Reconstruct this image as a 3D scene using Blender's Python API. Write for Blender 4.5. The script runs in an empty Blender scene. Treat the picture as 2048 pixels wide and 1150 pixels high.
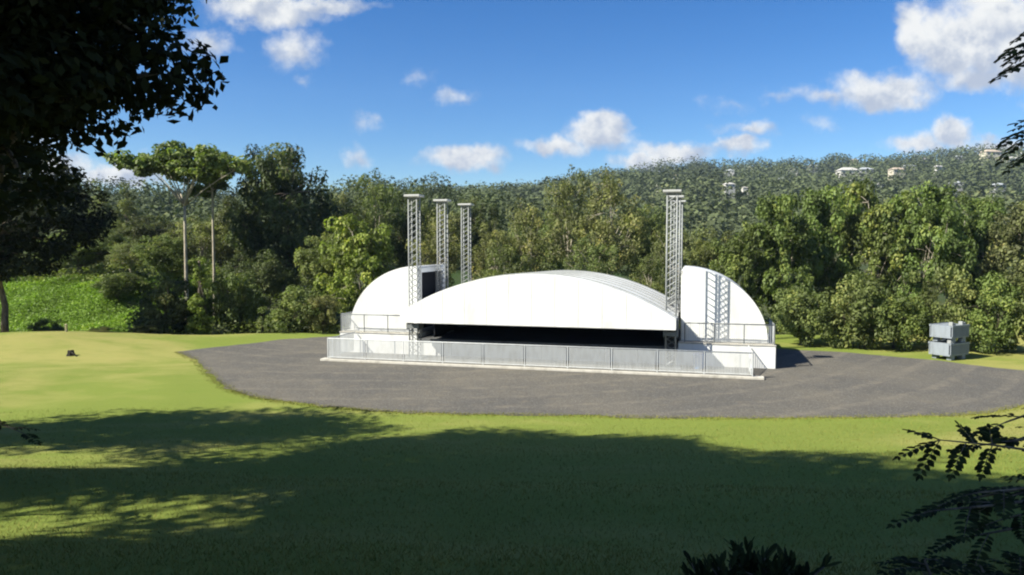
import bpy, math, random
import numpy as np
from mathutils import Vector, Matrix
R = math.radians
scene = bpy.context.scene
COL = scene.collection
rng = np.random.default_rng(7)

# ------------------------------------------------------------------ camera model
F, HOR, CH = 1480.0, 490.0, 5.8
PITCH = math.atan(85 / F)
def ray(px, py):
    cx, cy = (px - 1024) / F, (575 - py) / F
    return (cx, math.cos(PITCH) + cy * math.sin(PITCH), -math.sin(PITCH) + cy * math.cos(PITCH))
def spot(px, py, Y):
    r = ray(px, py); k = Y / r[1]
    return Vector((r[0] * k, Y, CH + r[2] * k))
def onground(px, py, z=0.0):
    r = ray(px, py); k = (z - CH) / r[2]
    return (r[0] * k, r[1] * k)

cam = bpy.data.cameras.new('camera')
cam.lens = F / 2048 * 36; cam.sensor_width = 36
cam.clip_start = 0.1; cam.clip_end = 6000
camo = bpy.data.objects.new('camera', cam); COL.objects.link(camo)
camo.location = (0, 0, CH); camo.rotation_euler = (math.pi / 2 - PITCH, 0, 0)
scene.camera = camo

# ------------------------------------------------------------------ light
SUN = Vector((1.02, 0.42, -0.97))
sun = bpy.data.lights.new('sun', 'SUN'); sun.energy = 5.0; sun.angle = R(0.6); sun.color = (1.0, 0.96, 0.83)
suno = bpy.data.objects.new('sun', sun); COL.objects.link(suno)
suno.rotation_euler = SUN.to_track_quat('-Z', 'Y').to_euler()
SUNEL = math.atan2(1.0, math.hypot(SUN.x, SUN.y)); SUNROT = math.atan2(-SUN.x, -SUN.y)

# ------------------------------------------------------------------ node helpers
class N:
    def __init__(s, tree): s.t = tree; s.n = tree.nodes; s.l = tree.links
    def new(s, typ, **kw):
        n = s.n.new(typ)
        for k, v in kw.items(): setattr(n, k, v)
        return n
    def put(s, sock, v):
        if v is None: return
        if isinstance(v, bpy.types.NodeSocket): s.l.new(v, sock)
        elif isinstance(v, (tuple, list)) and len(v) == 3 and sock.type == 'RGBA': sock.default_value = (*v, 1)
        else: sock.default_value = v
    def math(s, op, a, b=None, c=None, clamp=False):
        n = s.new('ShaderNodeMath', operation=op, use_clamp=clamp)
        for i, v in enumerate((a, b, c)): s.put(n.inputs[i], v)
        return n.outputs[0]
    def vmath(s, op, a, b=None):
        n = s.new('ShaderNodeVectorMath', operation=op)
        s.put(n.inputs[0], a); s.put(n.inputs[1], b)
        return n.outputs[0]
    def noise(s, vec, scale, detail=3, rough=.55, dist=0):
        n = s.new('ShaderNodeTexNoise'); s.put(n.inputs['Vector'], vec)
        n.inputs['Scale'].default_value = scale; n.inputs['Detail'].default_value = detail
        n.inputs['Roughness'].default_value = rough; n.inputs['Distortion'].default_value = dist
        return n
    def ramp(s, fac, a, b, to0=0.0, to1=1.0):
        n = s.new('ShaderNodeMapRange', interpolation_type='SMOOTHSTEP')
        s.put(n.inputs['Value'], fac); s.put(n.inputs['From Min'], a); s.put(n.inputs['From Max'], b)
        s.put(n.inputs['To Min'], to0); s.put(n.inputs['To Max'], to1)
        return n.outputs[0]
    def mix(s, fac, a, b, mode='MIX'):
        n = s.new('ShaderNodeMix', data_type='RGBA', blend_type=mode)
        s.put(n.inputs['Factor'], fac); s.put(n.inputs[6], a); s.put(n.inputs[7], b)
        return n.outputs[2]
    def xyz(s, x, y, z):
        n = s.new('ShaderNodeCombineXYZ')
        for i, v in enumerate((x, y, z)): s.put(n.inputs[i], v)
        return n.outputs[0]

def mat(name):
    m = bpy.data.materials.new(name); m.use_nodes = True
    m.node_tree.nodes.clear()
    k = N(m.node_tree)
    out = k.new('ShaderNodeOutputMaterial')
    return m, k, out
def principled(k, out, color, rough=.7, metal=0., spec=.3, bump=None, bstr=.3, bdist=.02):
    p = k.new('ShaderNodeBsdfPrincipled')
    k.put(p.inputs['Base Color'], color); k.put(p.inputs['Roughness'], rough); k.put(p.inputs['Metallic'], metal)
    p.inputs['Specular IOR Level'].default_value = spec
    if bump is not None:
        b = k.new('ShaderNodeBump'); b.inputs['Strength'].default_value = bstr; b.inputs['Distance'].default_value = bdist
        k.put(b.inputs['Height'], bump); k.l.new(b.outputs[0], p.inputs['Normal'])
    k.l.new(p.outputs[0], out.inputs['Surface'])
    return p

# ------------------------------------------------------------------ world: Nishita sky and cumulus
world = bpy.data.worlds.new('World'); scene.world = world; world.use_nodes = True
wt = world.node_tree; wt.nodes.clear(); k = N(wt)
wout = k.new('ShaderNodeOutputWorld'); bg = k.new('ShaderNodeBackground')
sky = k.new('ShaderNodeTexSky', sky_type='NISHITA'); sky.sun_disc = False
sky.sun_elevation = SUNEL; sky.sun_rotation = SUNROT
sky.altitude = 300; sky.air_density = 1.0; sky.dust_density = 0.25; sky.ozone_density = 3.5
gm = k.new('ShaderNodeGamma'); k.l.new(sky.outputs[0], gm.inputs[0]); gm.inputs[1].default_value = 1.12
hs = k.new('ShaderNodeHueSaturation'); hs.inputs['Saturation'].default_value = 1.34; hs.inputs['Value'].default_value = 0.98
hs.inputs['Hue'].default_value = .508; k.l.new(gm.outputs[0], hs.inputs['Color'])
tc = k.new('ShaderNodeTexCoord')
sp = k.new('ShaderNodeSeparateXYZ'); k.l.new(tc.outputs['Generated'], sp.inputs[0])
yy = k.math('MAXIMUM', sp.outputs[1], 0.05)
U = k.math('DIVIDE', sp.outputs[0], yy); V = k.math('DIVIDE', sp.outputs[2], yy)
P0 = k.xyz(U, V, 0.0)
n1 = k.noise(P0, 9.0, 5, .6)
n2 = k.noise(P0, 30.0, 4, .62)
d1 = k.vmath('SUBTRACT', n1.outputs['Color'], (0.5, 0.5, 0.5)); d2 = k.vmath('SUBTRACT', n2.outputs['Color'], (0.5, 0.5, 0.5))
warp = k.vmath('ADD', k.vmath('MULTIPLY', d1, (.075, .06, 0)), k.vmath('MULTIPLY', d2, (.035, .03, 0)))
PW = k.vmath('ADD', P0, warp)
spw = k.new('ShaderNodeSeparateXYZ'); k.l.new(PW, spw.inputs[0])
# clouds as (azimuth centre, elevation centre, radii, strength) given in the units of a 26 mm view: x px, y px, rx, ry
CL = [(1190, 262, 62, 42, 1.0), (1110, 294, 80, 24, .75), (925, 318, 86, 30, .95), (1210, 285, 60, 30, .7),
      (1345, 308, 105, 26, .8), (1480, 296, 55, 24, .8), (1500, 258, 66, 20, .55), (1290, 330, 70, 22, .9),
      (1775, 175, 112, 44, .95), (1660, 192, 90, 22, .5), (1960, 150, 110, 36, .7), (1560, 200, 60, 14, .3), (1905, 90, 92, 72, 1.0), (1990, 60, 120, 105, 1.0), (1835, 70, 44, 60, .9), (2080, 120, 130, 60, .9),
      (1905, 268, 44, 42, .95), (1830, 290, 75, 26, .75), (1990, 290, 90, 25, .7), (2140, 190, 90, 60, .8),
      (590, 90, 62, 46, .62), (530, 20, 130, 34, .85), (640, 5, 120, 22, .7), (410, 82, 60, 30, .55),
      (905, 195, 48, 20, .42), (835, 150, 36, 30, .25), (735, 250, 30, 26, .35), (715, 318, 34, 24, .5), (620, 152, 26, 14, .28),
      (240, 345, 130, 28, .75), (330, 335, 90, 30, .45), (100, 330, 120, 36, .7), (20, 260, 120, 60, .55),
      (1640, 250, 34, 22, .32), (1420, 205, 40, 16, .14), (1460, 215, 70, 16, .2),
      (2500, 100, 260, 110, .9), (2900, 320, 300, 60, .9), (-400, 200, 300, 90, .8), (-900, 330, 300, 60, .9), (300, -500, 300, 160, .8), (1500, -700, 420, 160, .8)]
dens = None; hgt = None
for (cx, cy, rx, ry, st) in CL:
    r = ray(cx, cy); cu, cv = r[0] / r[1], r[2] / r[1]
    du = k.math('DIVIDE', k.math('SUBTRACT', spw.outputs[0], cu), rx / F)
    dv = k.math('DIVIDE', k.math('SUBTRACT', spw.outputs[1], cv), ry / F)
    dd = k.math('SQRT', k.math('ADD', k.math('MULTIPLY', du, du), k.math('MULTIPLY', dv, dv)))
    m = k.math('MULTIPLY', k.math('SUBTRACT', 1.25, dd), st)
    dens = m if dens is None else k.math('MAXIMUM', dens, m)
    q = k.math('MULTIPLY', k.math('MAXIMUM', m, 0.0), k.math('SUBTRACT', dv, k.math('MULTIPLY', du, .35)))
    hgt = q if hgt is None else k.math('ADD', hgt, q)
n3 = k.noise(P0, 55.0, 5, .6)
n4 = k.noise(k.vmath('ADD', P0, (.012, -.012, 0)), 22.0, 4, .6)
n5 = k.noise(P0, 22.0, 4, .6)
soft = k.math('ADD', dens, k.math('MULTIPLY', k.math('SUBTRACT', n3.outputs[0], .5), .55))
alpha = k.ramp(soft, 0.05, 0.72)
alpha = k.math('MULTIPLY', alpha, k.ramp(sp.outputs[1], 0.02, 0.15))
lit = k.math('ADD', k.math('MULTIPLY', hgt, .55), k.math('MULTIPLY', k.math('SUBTRACT', n5.outputs[0], n4.outputs[0]), 2.2))
lit = k.ramp(lit, -.55, .5)
ccol = k.mix(lit, (4.2, 4.7, 5.7), (8.2, 8.2, 8.0))
# unseen cloud added above and behind the view to whiten the ambient light
n6 = k.noise(tc.outputs['Generated'], 2.6, 6, .6)
m6 = k.math('MAXIMUM', k.ramp(sp.outputs[1], .66, .48), k.ramp(sp.outputs[2], .46, .6))
a6 = k.math('MULTIPLY', k.math('MULTIPLY', k.ramp(n6.outputs[0], .52, .68), m6), k.ramp(sp.outputs[2], 0.0, .1))
alpha = k.math('MAXIMUM', alpha, a6)
skyc = k.mix(alpha, hs.outputs[0], ccol)
k.l.new(skyc, bg.inputs[0]); bg.inputs[1].default_value = 0.05
k.l.new(bg.outputs[0], wout.inputs[0])

# ------------------------------------------------------------------ object helpers
def tag(o, label=None, cat=None, group=None, kind=None):
    if label: o['label'] = label
    if cat: o['category'] = cat
    if group: o['group'] = group
    if kind: o['kind'] = kind
    return o
def link(name, me, m=None, parent=None):
    o = bpy.data.objects.new(name, me); COL.objects.link(o)
    if m is not None and me is not None and not me.materials: me.materials.append(m)
    if parent is not None: o.parent = parent
    return o
def empty(name, loc=(0, 0, 0), rz=0.0):
    o = bpy.data.objects.new(name, None); COL.objects.link(o)
    o.location = loc; o.rotation_euler = (0, 0, rz); o.empty_display_size = .3
    return o
def copy_tree(o, parent=None):
    c = o.copy(); COL.objects.link(c)
    if parent is not None: c.parent = parent
    for ch in list(o.children): copy_tree(ch, c)
    return c
def npmesh(name, verts, faces, attr=None, smooth=False):
    """verts (n,3) array, faces (m,k) array of equal-sized faces"""
    me = bpy.data.meshes.new(name)
    verts = np.asarray(verts, dtype=np.float32); faces = np.asarray(faces, dtype=np.int32)
    nf, kf = faces.shape
    me.vertices.add(len(verts)); me.vertices.foreach_set('co', verts.ravel())
    me.loops.add(nf * kf); me.loops.foreach_set('vertex_index', faces.ravel())
    me.polygons.add(nf); me.polygons.foreach_set('loop_start', np.arange(0, nf * kf, kf, dtype=np.int32))
    if smooth: me.polygons.foreach_set('use_smooth', np.ones(nf, dtype=bool))
    me.update(calc_edges=True)
    if attr is not None:
        a = me.attributes.new('tint', 'FLOAT', 'FACE'); a.data.foreach_set('value', np.asarray(attr, dtype=np.float32))
    return me

class MB:
    """collects boxes, bars, tubes and prisms into one mesh"""
    def __init__(s): s.v = []; s.f = []
    def add(s, vs, fs):
        b = len(s.v); s.v += [tuple(p) for p in vs]; s.f += [tuple(i + b for i in f) for f in fs]; return s
    def box(s, x0, x1, y0, y1, z0, z1):
        return s.add([(x0, y0, z0), (x1, y0, z0), (x1, y1, z0), (x0, y1, z0), (x0, y0, z1), (x1, y0, z1), (x1, y1, z1), (x0, y1, z1)],
                     [(0, 3, 2, 1), (4, 5, 6, 7), (0, 1, 5, 4), (1, 2, 6, 5), (2, 3, 7, 6), (3, 0, 4, 7)])
    def tube(s, pts, rad, sides=6):
        pts = [Vector(p) for p in pts]; n = len(pts)
        rad = rad if isinstance(rad, (list, tuple)) else [rad] * n
        b = len(s.v)
        for i, p in enumerate(pts):
            t = (pts[min(i + 1, n - 1)] - pts[max(i - 1, 0)]).normalized()
            a = t.cross(Vector((0, 0, 1)) if abs(t.z) < .9 else Vector((1, 0, 0))).normalized(); c = t.cross(a)
            for j in range(sides):
                an = 2 * math.pi * j / sides
                s.v.append(tuple(p + (a * math.cos(an) + c * math.sin(an)) * rad[i]))
        for i in range(n - 1):
            for j in range(sides):
                j2 = (j + 1) % sides
                s.f.append((b + i * sides + j, b + i * sides + j2, b + (i + 1) * sides + j2, b + (i + 1) * sides + j))
        s.f.append(tuple(b + j for j in range(sides - 1, -1, -1))); s.f.append(tuple(b + (n - 1) * sides + j for j in range(sides)))
        return s
    def prism(s, poly, axis0, axis1):
        """poly: list of (u,z); extruded along y from axis0 to axis1"""
        n = len(poly)
        vs = [(u, axis0, z) for u, z in poly] + [(u, axis1, z) for u, z in poly]
        fs = [tuple(range(n)), tuple(range(2 * n - 1, n - 1, -1))] + [(i, i + n, (i + 1) % n + n, (i + 1) % n) for i in range(n)]
        return s.add(vs, fs)
    def build(s, name, m, parent=None, smooth=False, bevel=0):
        me = bpy.data.meshes.new(name); me.from_pydata(s.v, [], s.f); me.update()
        import bmesh
        bm = bmesh.new(); bm.from_mesh(me); bmesh.ops.recalc_face_normals(bm, faces=bm.faces); bm.to_mesh(me); bm.free()
        if smooth: me.polygons.foreach_set('use_smooth', [True] * len(me.polygons))
        o = link(name, me, m, parent)
        if bevel:
            mo = o.modifiers.new('bevel', 'BEVEL'); mo.width = bevel; mo.segments = 2; mo.limit_method = 'ANGLE'
        return o

# ------------------------------------------------------------------ materials
def foliage_mat(name, transl=.32, rough=.55, spec=.2):
    m, k, out = mat(name)
    at = k.new('ShaderNodeAttribute', attribute_name='tint'); oi = k.new('ShaderNodeObjectInfo')
    base = oi.outputs['Color']
    br = k.ramp(at.outputs['Fac'], 0, 1, .50, 1.55)
    c = k.mix(1.0, base, k.xyz(br, br, br), 'MULTIPLY')
    yel = k.mix(k.ramp(at.outputs['Fac'], .72, 1.0, 0, .38), c, k.mix(1.0, c, (1.9, 1.25, .8), 'MULTIPLY'))
    p = k.new('ShaderNodeBsdfPrincipled'); k.put(p.inputs['Base Color'], yel)
    p.inputs['Roughness'].default_value = rough; p.inputs['Specular IOR Level'].default_value = spec
    t = k.new('ShaderNodeBsdfTranslucent'); k.put(t.inputs[0], k.mix(1.0, yel, (1.25, 1.45, .6), 'MULTIPLY'))
    mx = k.new('ShaderNodeMixShader'); mx.inputs[0].default_value = transl
    k.l.new(p.outputs[0], mx.inputs[1]); k.l.new(t.outputs[0], mx.inputs[2]); k.l.new(mx.outputs[0], out.inputs[0])
    return m
M_LEAF = foliage_mat('leaf'); M_FAR = foliage_mat('far_leaf', .12, .8); M_NEARLEAF = foliage_mat('near_leaf', .16, .75, spec=.06)

def bark_mat(name, c0, c1):
    m, k, out = mat(name)
    tc = k.new('ShaderNodeTexCoord'); mp = k.new('ShaderNodeMapping'); mp.inputs['Scale'].default_value = (1, 1, .25)
    k.l.new(tc.outputs['Object'], mp.inputs[0])
    n = k.noise(mp.outputs[0], 9, 5, .65)
    principled(k, out, k.mix(k.ramp(n.outputs[0], .3, .7), c0, c1), .9, bump=n.outputs[0], bstr=.6)
    return m
M_BARK = bark_mat('bark', (.05, .038, .028), (.16, .13, .10)); M_PALEBARK = bark_mat('pale_bark', (.20, .17, .125), (.48, .43, .34))

def painted(name, col, rough=.5, dirt=.12, metal=0.0, scale=1.4):
    m, k, out = mat(name)
    tc = k.new('ShaderNodeTexCoord'); mp = k.new('ShaderNodeMapping'); mp.inputs['Scale'].default_value = (1, 1, .35)
    k.l.new(tc.outputs['Object'], mp.inputs[0])
    n = k.noise(mp.outputs[0], scale, 6, .65); n2 = k.noise(tc.outputs['Object'], 40, 3)
    dk = tuple(c * (1 - dirt * 2.2) * f for c, f in zip(col, (1.0, .98, .94)))
    c = k.mix(k.ramp(n.outputs[0], .40, .75, 0, .8), col, dk)
    principled(k, out, c, k.ramp(n2.outputs[0], .2, .8, rough - .1, rough + .15), metal, bump=n2.outputs[0], bstr=.05)
    return m
M_WHITE = painted('white_cladding', (.71, .71, .695), .5, .13, scale=.9)
M_SEAM = painted('cladding_joint', (.50, .50, .48), .6, .05)
M_ROOF = painted('white_roof_sheet', (.68, .68, .665), .5, .13, scale=.6)
M_GALV = painted('galvanised_steel', (.19, .20, .20), .5, .12, .25, 6)
M_GALVL = painted('bright_galvanised_steel', (.29, .30, .295), .5, .10, .1, 6)
M_HEAD = painted('pale_painted_steel', (.42, .42, .41), .5, .1)
M_BAR = painted('fence_bar_steel', (.50, .515, .515), .55, .10, 0.0, 6)
M_CONC = painted('pale_concrete', (.47, .445, .39), .9, .2, scale=2.5)
M_STRAW = painted('weathered_wood', (.30, .27, .15), .8, .15)
M_BLACK = painted('black_cloth_shade', (.013, .014, .018), .9, .1)  # drape black; also paints in shade under the canopy and inside the pavilions
M_DECK = painted('grey_deck_board', (.10, .10, .10), .7, .2)
M_CRATE = painted('pale_grey_crate', (.22, .245, .27), .55, .14, .0, 4)
M_BLUE = painted('blue_plastic', (.06, .20, .50), .4, .1)
M_DARKSTEEL = painted('dark_steel', (.14, .145, .15), .5, .15, .3)
M_STUMP = bark_mat('stump_wood', (.008, .007, .005), (.035, .028, .02))

# grass
def grass_mat(name, ground):
    m, k, out = mat(name)
    g = k.new('ShaderNodeNewGeometry'); pos = g.outputs['Position']
    mp = k.new('ShaderNodeMapping'); mp.inputs['Scale'].default_value = (.55, 1.0, 1.0); k.l.new(pos, mp.inputs[0])
    big = k.noise(mp.outputs[0], .16, 4, .6, .6); mid = k.noise(mp.outputs[0], .9, 4, .6); fine = k.noise(pos, 26, 3, .7); tiny = k.noise(pos, 95, 2, .7)
    sx = k.new('ShaderNodeSeparateXYZ'); k.l.new(pos, sx.inputs[0])
    dry = k.math('ADD', k.math('MULTIPLY', big.outputs[0], .70), k.math('MULTIPLY', mid.outputs[0], .42))
    # worn, drier ground to the two sides, lusher along the foot of the slope
    side = k.ramp(k.math('ABSOLUTE', k.math('ADD', sx.outputs[0], 0.0)), 11.0, 22.0, 0, .13)
    dry = k.math('ADD', dry, side)
    fac = k.ramp(dry, .54, .78)
    c = k.mix(fac, (.168, .206, .040), (.285, .262, .084))
    c = k.mix(k.ramp(fine.outputs[0], .3, .72, 0, .5), c, k.mix(1.0, c, (.55, .62, .5), 'MULTIPLY'))
    c = k.mix(k.ramp(mid.outputs[0], .48, .72, 0, .45), c, k.mix(1.0, c, (.72, .92, .6), 'MULTIPLY'))
    if ground:   # beyond the mown lawn the ground is leaf litter and low weeds
        far = k.ramp(sx.outputs[1], 49, 55); near_ = k.ramp(sx.outputs[1], 74, 69)
        c = k.mix(far, c, k.mix(fac, (.030, .050, .014), (.06, .065, .03)))
        bank = k.math('MULTIPLY', k.ramp(sx.outputs[0], -25, -28), k.math('MULTIPLY', far, near_))
        c = k.mix(bank, c, k.mix(mid.outputs[0], (.07, .14, .02), (.16, .23, .04)))
    h = k.math('ADD', k.math('MULTIPLY', fine.outputs[0], 1.0), k.math('MULTIPLY', tiny.outputs[0], .6))
    principled(k, out, c, .9, spec=.1, bump=h, bstr=.55, bdist=.035)
    return m
M_GRASS = grass_mat('lawn_grass', True)
def blade_mat():
    m, k, out = mat('grass_blade')
    at = k.new('ShaderNodeAttribute', attribute_name='tint')
    c = k.mix(at.outputs['Fac'], (.12, .143, .022), (.22, .20, .048))
    p = principled(k, out, c, .7, spec=.15)
    return m
M_BLADE = blade_mat()
def gravel_mat():
    m, k, out = mat('gravel')
    g = k.new('ShaderNodeNewGeometry'); pos = g.outputs['Position']
    big = k.noise(pos, .22, 4, .6, .4); mid = k.noise(pos, 1.6, 4, .65); fine = k.noise(pos, 14, 4, .7)
    vo = k.new('ShaderNodeTexVoronoi'); k.l.new(pos, vo.inputs['Vector']); vo.inputs['Scale'].default_value = 34
    sv = k.new('ShaderNodeSeparateColor'); k.l.new(vo.outputs['Color'], sv.inputs[0])
    c = k.mix(k.ramp(big.outputs[0], .38, .66), (.094, .089, .080), (.124, .113, .094))
    c = k.mix(k.ramp(mid.outputs[0], .52, .75, 0, .75), c, (.160, .138, .106))
    c = k.mix(k.ramp(fine.outputs[0], .35, .7, 0, .6), c, k.mix(1.0, c, (.6, .6, .62), 'MULTIPLY'))
    c = k.mix(k.ramp(sv.outputs[0], .75, 1.0, 0, .55), c, (.25, .24, .22))
    wv = k.new('ShaderNodeTexWave', wave_type='RINGS', rings_direction='SPHERICAL'); mp2 = k.new('ShaderNodeMapping'); mp2.inputs['Location'].default_value = (6, -58, 0)
    k.l.new(pos, mp2.inputs[0]); k.l.new(mp2.outputs[0], wv.inputs[0]); wv.inputs['Scale'].default_value = .16; wv.inputs['Distortion'].default_value = 3.5; wv.inputs['Detail'].default_value = 2; wv.inputs['Detail Scale'].default_value = .35
    tr = k.math('MULTIPLY', k.ramp(wv.outputs[0], .80, .97), k.ramp(mid.outputs[0], .35, .6))
    c = k.mix(k.math('MULTIPLY', tr, .38), c, (.175, .155, .125))
    principled(k, out, c, .95, spec=.1, bump=k.math('ADD', fine.outputs[0], k.math('MULTIPLY', vo.outputs['Distance'], .8)), bstr=.6, bdist=.03)
    return m
M_GRAVEL = gravel_mat()
def hill_mat():
    m, k, out = mat('hill_soil')
    g = k.new('ShaderNodeNewGeometry')
    n = k.noise(g.outputs['Position'], .02, 5, .6); n2 = k.noise(g.outputs['Position'], .12, 4, .6)
    c = k.mix(k.ramp(n.outputs[0], .45, .65), (.035, .05, .018), (.11, .10, .05))
    c = k.mix(k.ramp(n2.outputs[0], .4, .7, 0, .6), c, (.05, .07, .022))
    principled(k, out, c, .95, spec=.05)
    return m
M_HILL = hill_mat()

# ------------------------------------------------------------------ terrain
def ss(a, b, x):
    t = np.clip((np.asarray(x, float) - a) / (b - a), 0, 1); return t * t * (3 - 2 * t)
GPX = [(355, 704), (385, 716), (412, 741), (432, 762), (462, 781), (505, 793), (560, 803), (640, 813), (720, 820), (820, 826), (930, 829), (1060, 830),
       (1200, 833), (1330, 836), (1480, 837), (1620, 836), (1760, 834), (1900, 831), (1975, 826), (2048, 812), (2200, 790), (2350, 770), (2350, 752),
       (2200, 748), (2048, 741), (1960, 733), (1880, 722), (1790, 713), (1700, 706), (1560, 698), (1400, 684), (1100, 672), (800, 668), (650, 673), (560, 680), (450, 692)]
G0 = [onground(*p) for p in GPX]
def refine(poly, step=.6, amp=.16):
    out = []
    r = random.Random(3)
    for i, a in enumerate(poly):
        b = poly[(i + 1) % len(poly)]; L = math.dist(a, b); n = max(1, int(L / step))
        for j in range(n):
            t = j / n; out.append((a[0] + (b[0] - a[0]) * t + r.uniform(-amp, amp), a[1] + (b[1] - a[1]) * t + r.uniform(-amp, amp)))
    return out
GP = refine(G0)
def sdist(x, y, poly):
    """signed distance to polygon, negative inside"""
    P = np.asarray(poly); Q = np.roll(P, -1, 0)
    d = np.full(x.shape, 1e9); inside = np.zeros(x.shape, bool)
    for (ax, ay), (bx, by) in zip(P, Q):
        ex, ey = bx - ax, by - ay; L = ex * ex + ey * ey + 1e-9
        t = np.clip(((x - ax) * ex + (y - ay) * ey) / L, 0, 1)
        d = np.minimum(d, np.hypot(x - ax - ex * t, y - ay - ey * t))
        c = ((ay > y) != (by > y)) & (x < (bx - ax) * (y - ay) / (by - ay + 1e-12) + ax)
        inside ^= c
    return np.where(inside, -d, d)
def wob(x, y, s, seed):
    r = np.random.default_rng(seed); z = 0
    for i in range(6):
        a = r.uniform(0, 6.28); f = s * r.uniform(.6, 1.8); z = z + np.sin((x * math.cos(a) + y * math.sin(a)) * f + r.uniform(0, 6.28)) / 6
    return z
def gz(x, y):
    x = np.asarray(x, float); y = np.asarray(y, float)
    s = np.clip((23.5 - y + .04 * np.abs(x)) / 25.5, 0, 2.2)
    slope = 4.3 * s ** 1.25
    slope = np.minimum(slope, 4.3 + .12 * np.maximum(slope - 4.3, 0))
    slope = slope + .10 * np.clip(s * 3, 0, 1) * np.sin((y + .15 * x) * 1.15) * ss(23, 19, y)
    dg = sdist(x, y, G0)
    off = ss(.3, 3.0, dg)
    bump = off * ((.09 + .20 * ss(-3, -10, x) * ss(20, 26, y)) * wob(x, y, .35, 5) + .04 * wob(x, y, 1.1, 6)) * ss(200, 60, y)
    mound = off * .55 * np.exp(-((x + 30) / 9) ** 2 - ((y - 43) / 4.5) ** 2)
    back = -0.9 * ss(47, 54, y)
    bank = 3.4 * ss(54, 68, y) * ss(-22, -30, x)
    rise = 3.0 * ss(60, 130, y)
    return slope + bump + mound + back + bank + rise
def grade(lo, hi, core0, core1, step, g=1.16):
    a = list(np.arange(core0, core1 + 1e-6, step)); s = step
    while a[-1] < hi: s *= g; a.append(a[-1] + s)
    s = step
    while a[0] > lo: s *= g; a.insert(0, a[0] - s)
    return np.array(a)
gx = grade(-2500, 2500, -42, 42, .6); gy = grade(-600, 3000, -6, 72, .6)
X, Y = np.meshgrid(gx, gy); Z = gz(X, Y)
nx, ny = len(gx), len(gy)
idx = np.arange(nx * ny).reshape(ny, nx)
faces = np.stack([idx[:-1, :-1], idx[:-1, 1:], idx[1:, 1:], idx[1:, :-1]], -1).reshape(-1, 4)
ground = link('ground', npmesh('ground', np.stack([X, Y, Z], -1).reshape(-1, 3), faces, smooth=True), M_GRASS)
tag(ground, 'mown green and yellowing lawn sloping down to the gravel', 'lawn', kind='structure')
gb = MB(); gb.v = [(x, y, .008) for x, y in GP]; gb.f = [tuple(range(len(GP)))]
gravel = gb.build('gravel_yard', M_GRAVEL)
tag(gravel, 'grey brown gravel yard laid round the stage', 'gravel', kind='structure')
if gravel.data.polygons[0].normal.z < 0: gravel.data.flip_normals()
def gz1(x, y): return float(gz(np.array([x]), np.array([y]))[0])

# ------------------------------------------------------------------ leaves
def leaf_quads(pos, up, L, W, r, droop=.25):
    """rhombic leaves at pos, lying roughly across the direction up"""
    n = len(pos)
    d = r.normal(size=(n, 3)); d -= (d * up).sum(1, keepdims=True) * up
    d[:, 2] -= droop; d /= np.linalg.norm(d, axis=1, keepdims=True) + 1e-9
    w = np.cross(up, d); w /= np.linalg.norm(w, axis=1, keepdims=True) + 1e-9
    L = np.asarray(L).reshape(-1, 1); W = np.asarray(W).reshape(-1, 1)
    nrm = np.cross(d, w)
    v = np.stack([pos - d * L * .5, pos + w * W * .5 + nrm * W * .12, pos + d * L * .5, pos - w * W * .5 + nrm * W * .12], 1).reshape(-1, 3)
    return v, np.arange(n * 4).reshape(n, 4)
def clump_leaves(C, RAD, per, L, r, flat=.7, up_bias=.9, ratio=.55, hollow=.45):
    """per leaves round each centre C, radius RAD"""
    n = len(C); C = np.repeat(C, per, 0); RR = np.repeat(RAD, per).reshape(-1, 1)
    d = r.normal(size=(n * per, 3)); d /= np.linalg.norm(d, axis=1, keepdims=True)
    rad = hollow + (1 - hollow) * r.random((n * per, 1)) ** .6
    off = d * rad; off[:, 2] *= flat
    pos = C + off * RR
    up = d * .8 + r.normal(size=d.shape) * .45; up[:, 2] += up_bias; up /= np.linalg.norm(up, axis=1, keepdims=True)
    LL = L * r.uniform(.7, 1.3, n * per) * (RR[:, 0] / np.mean(RAD)) ** .7
    v, f = leaf_quads(pos, up, LL, LL * ratio, r)
    base = np.repeat(r.random(n), per)
    tint = np.clip(base * .68 + r.random(n * per) * .32, 0, 1)
    return v, f, tint
def sample_crown(r, n, env, shell=.55):
    """cluster centres biased to the outside of an envelope made of ellipsoids (cx,cy,cz,rx,ry,rz)"""
    env = np.array(env, float); vol = env[:, 3] * env[:, 4] * env[:, 5]
    out = []
    while len(out) < n:
        e = env[r.choice(len(env), p=vol / vol.sum())]
        d = r.normal(size=3); d /= np.linalg.norm(d)
        p = d * (shell + (1 - shell) * r.random() ** .7)
        q = e[:3] + p * e[3:]
        if sum(1 for o in env if (((q - o[:3]) / o[3:]) ** 2).sum() < .45) > 0 and r.random() < .6: continue
        out.append(q)
    return np.array(out)
def limb_mesh(r, trunk_pts, trunk_rad, limbs, twigs, sides=7):
    mb = MB(); mb.tube(trunk_pts, trunk_rad, sides)
    for pts, rad in limbs: mb.tube(pts, rad, 5)
    for pts, rad in twigs: mb.tube(pts, rad, 4)
    return mb
def bez(a, b, c, n=5):
    a, b, c = Vector(a), Vector(b), Vector(c)
    return [a * (1 - t) ** 2 + b * 2 * t * (1 - t) + c * t * t for t in [i / (n - 1) for i in range(n)]]
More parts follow.
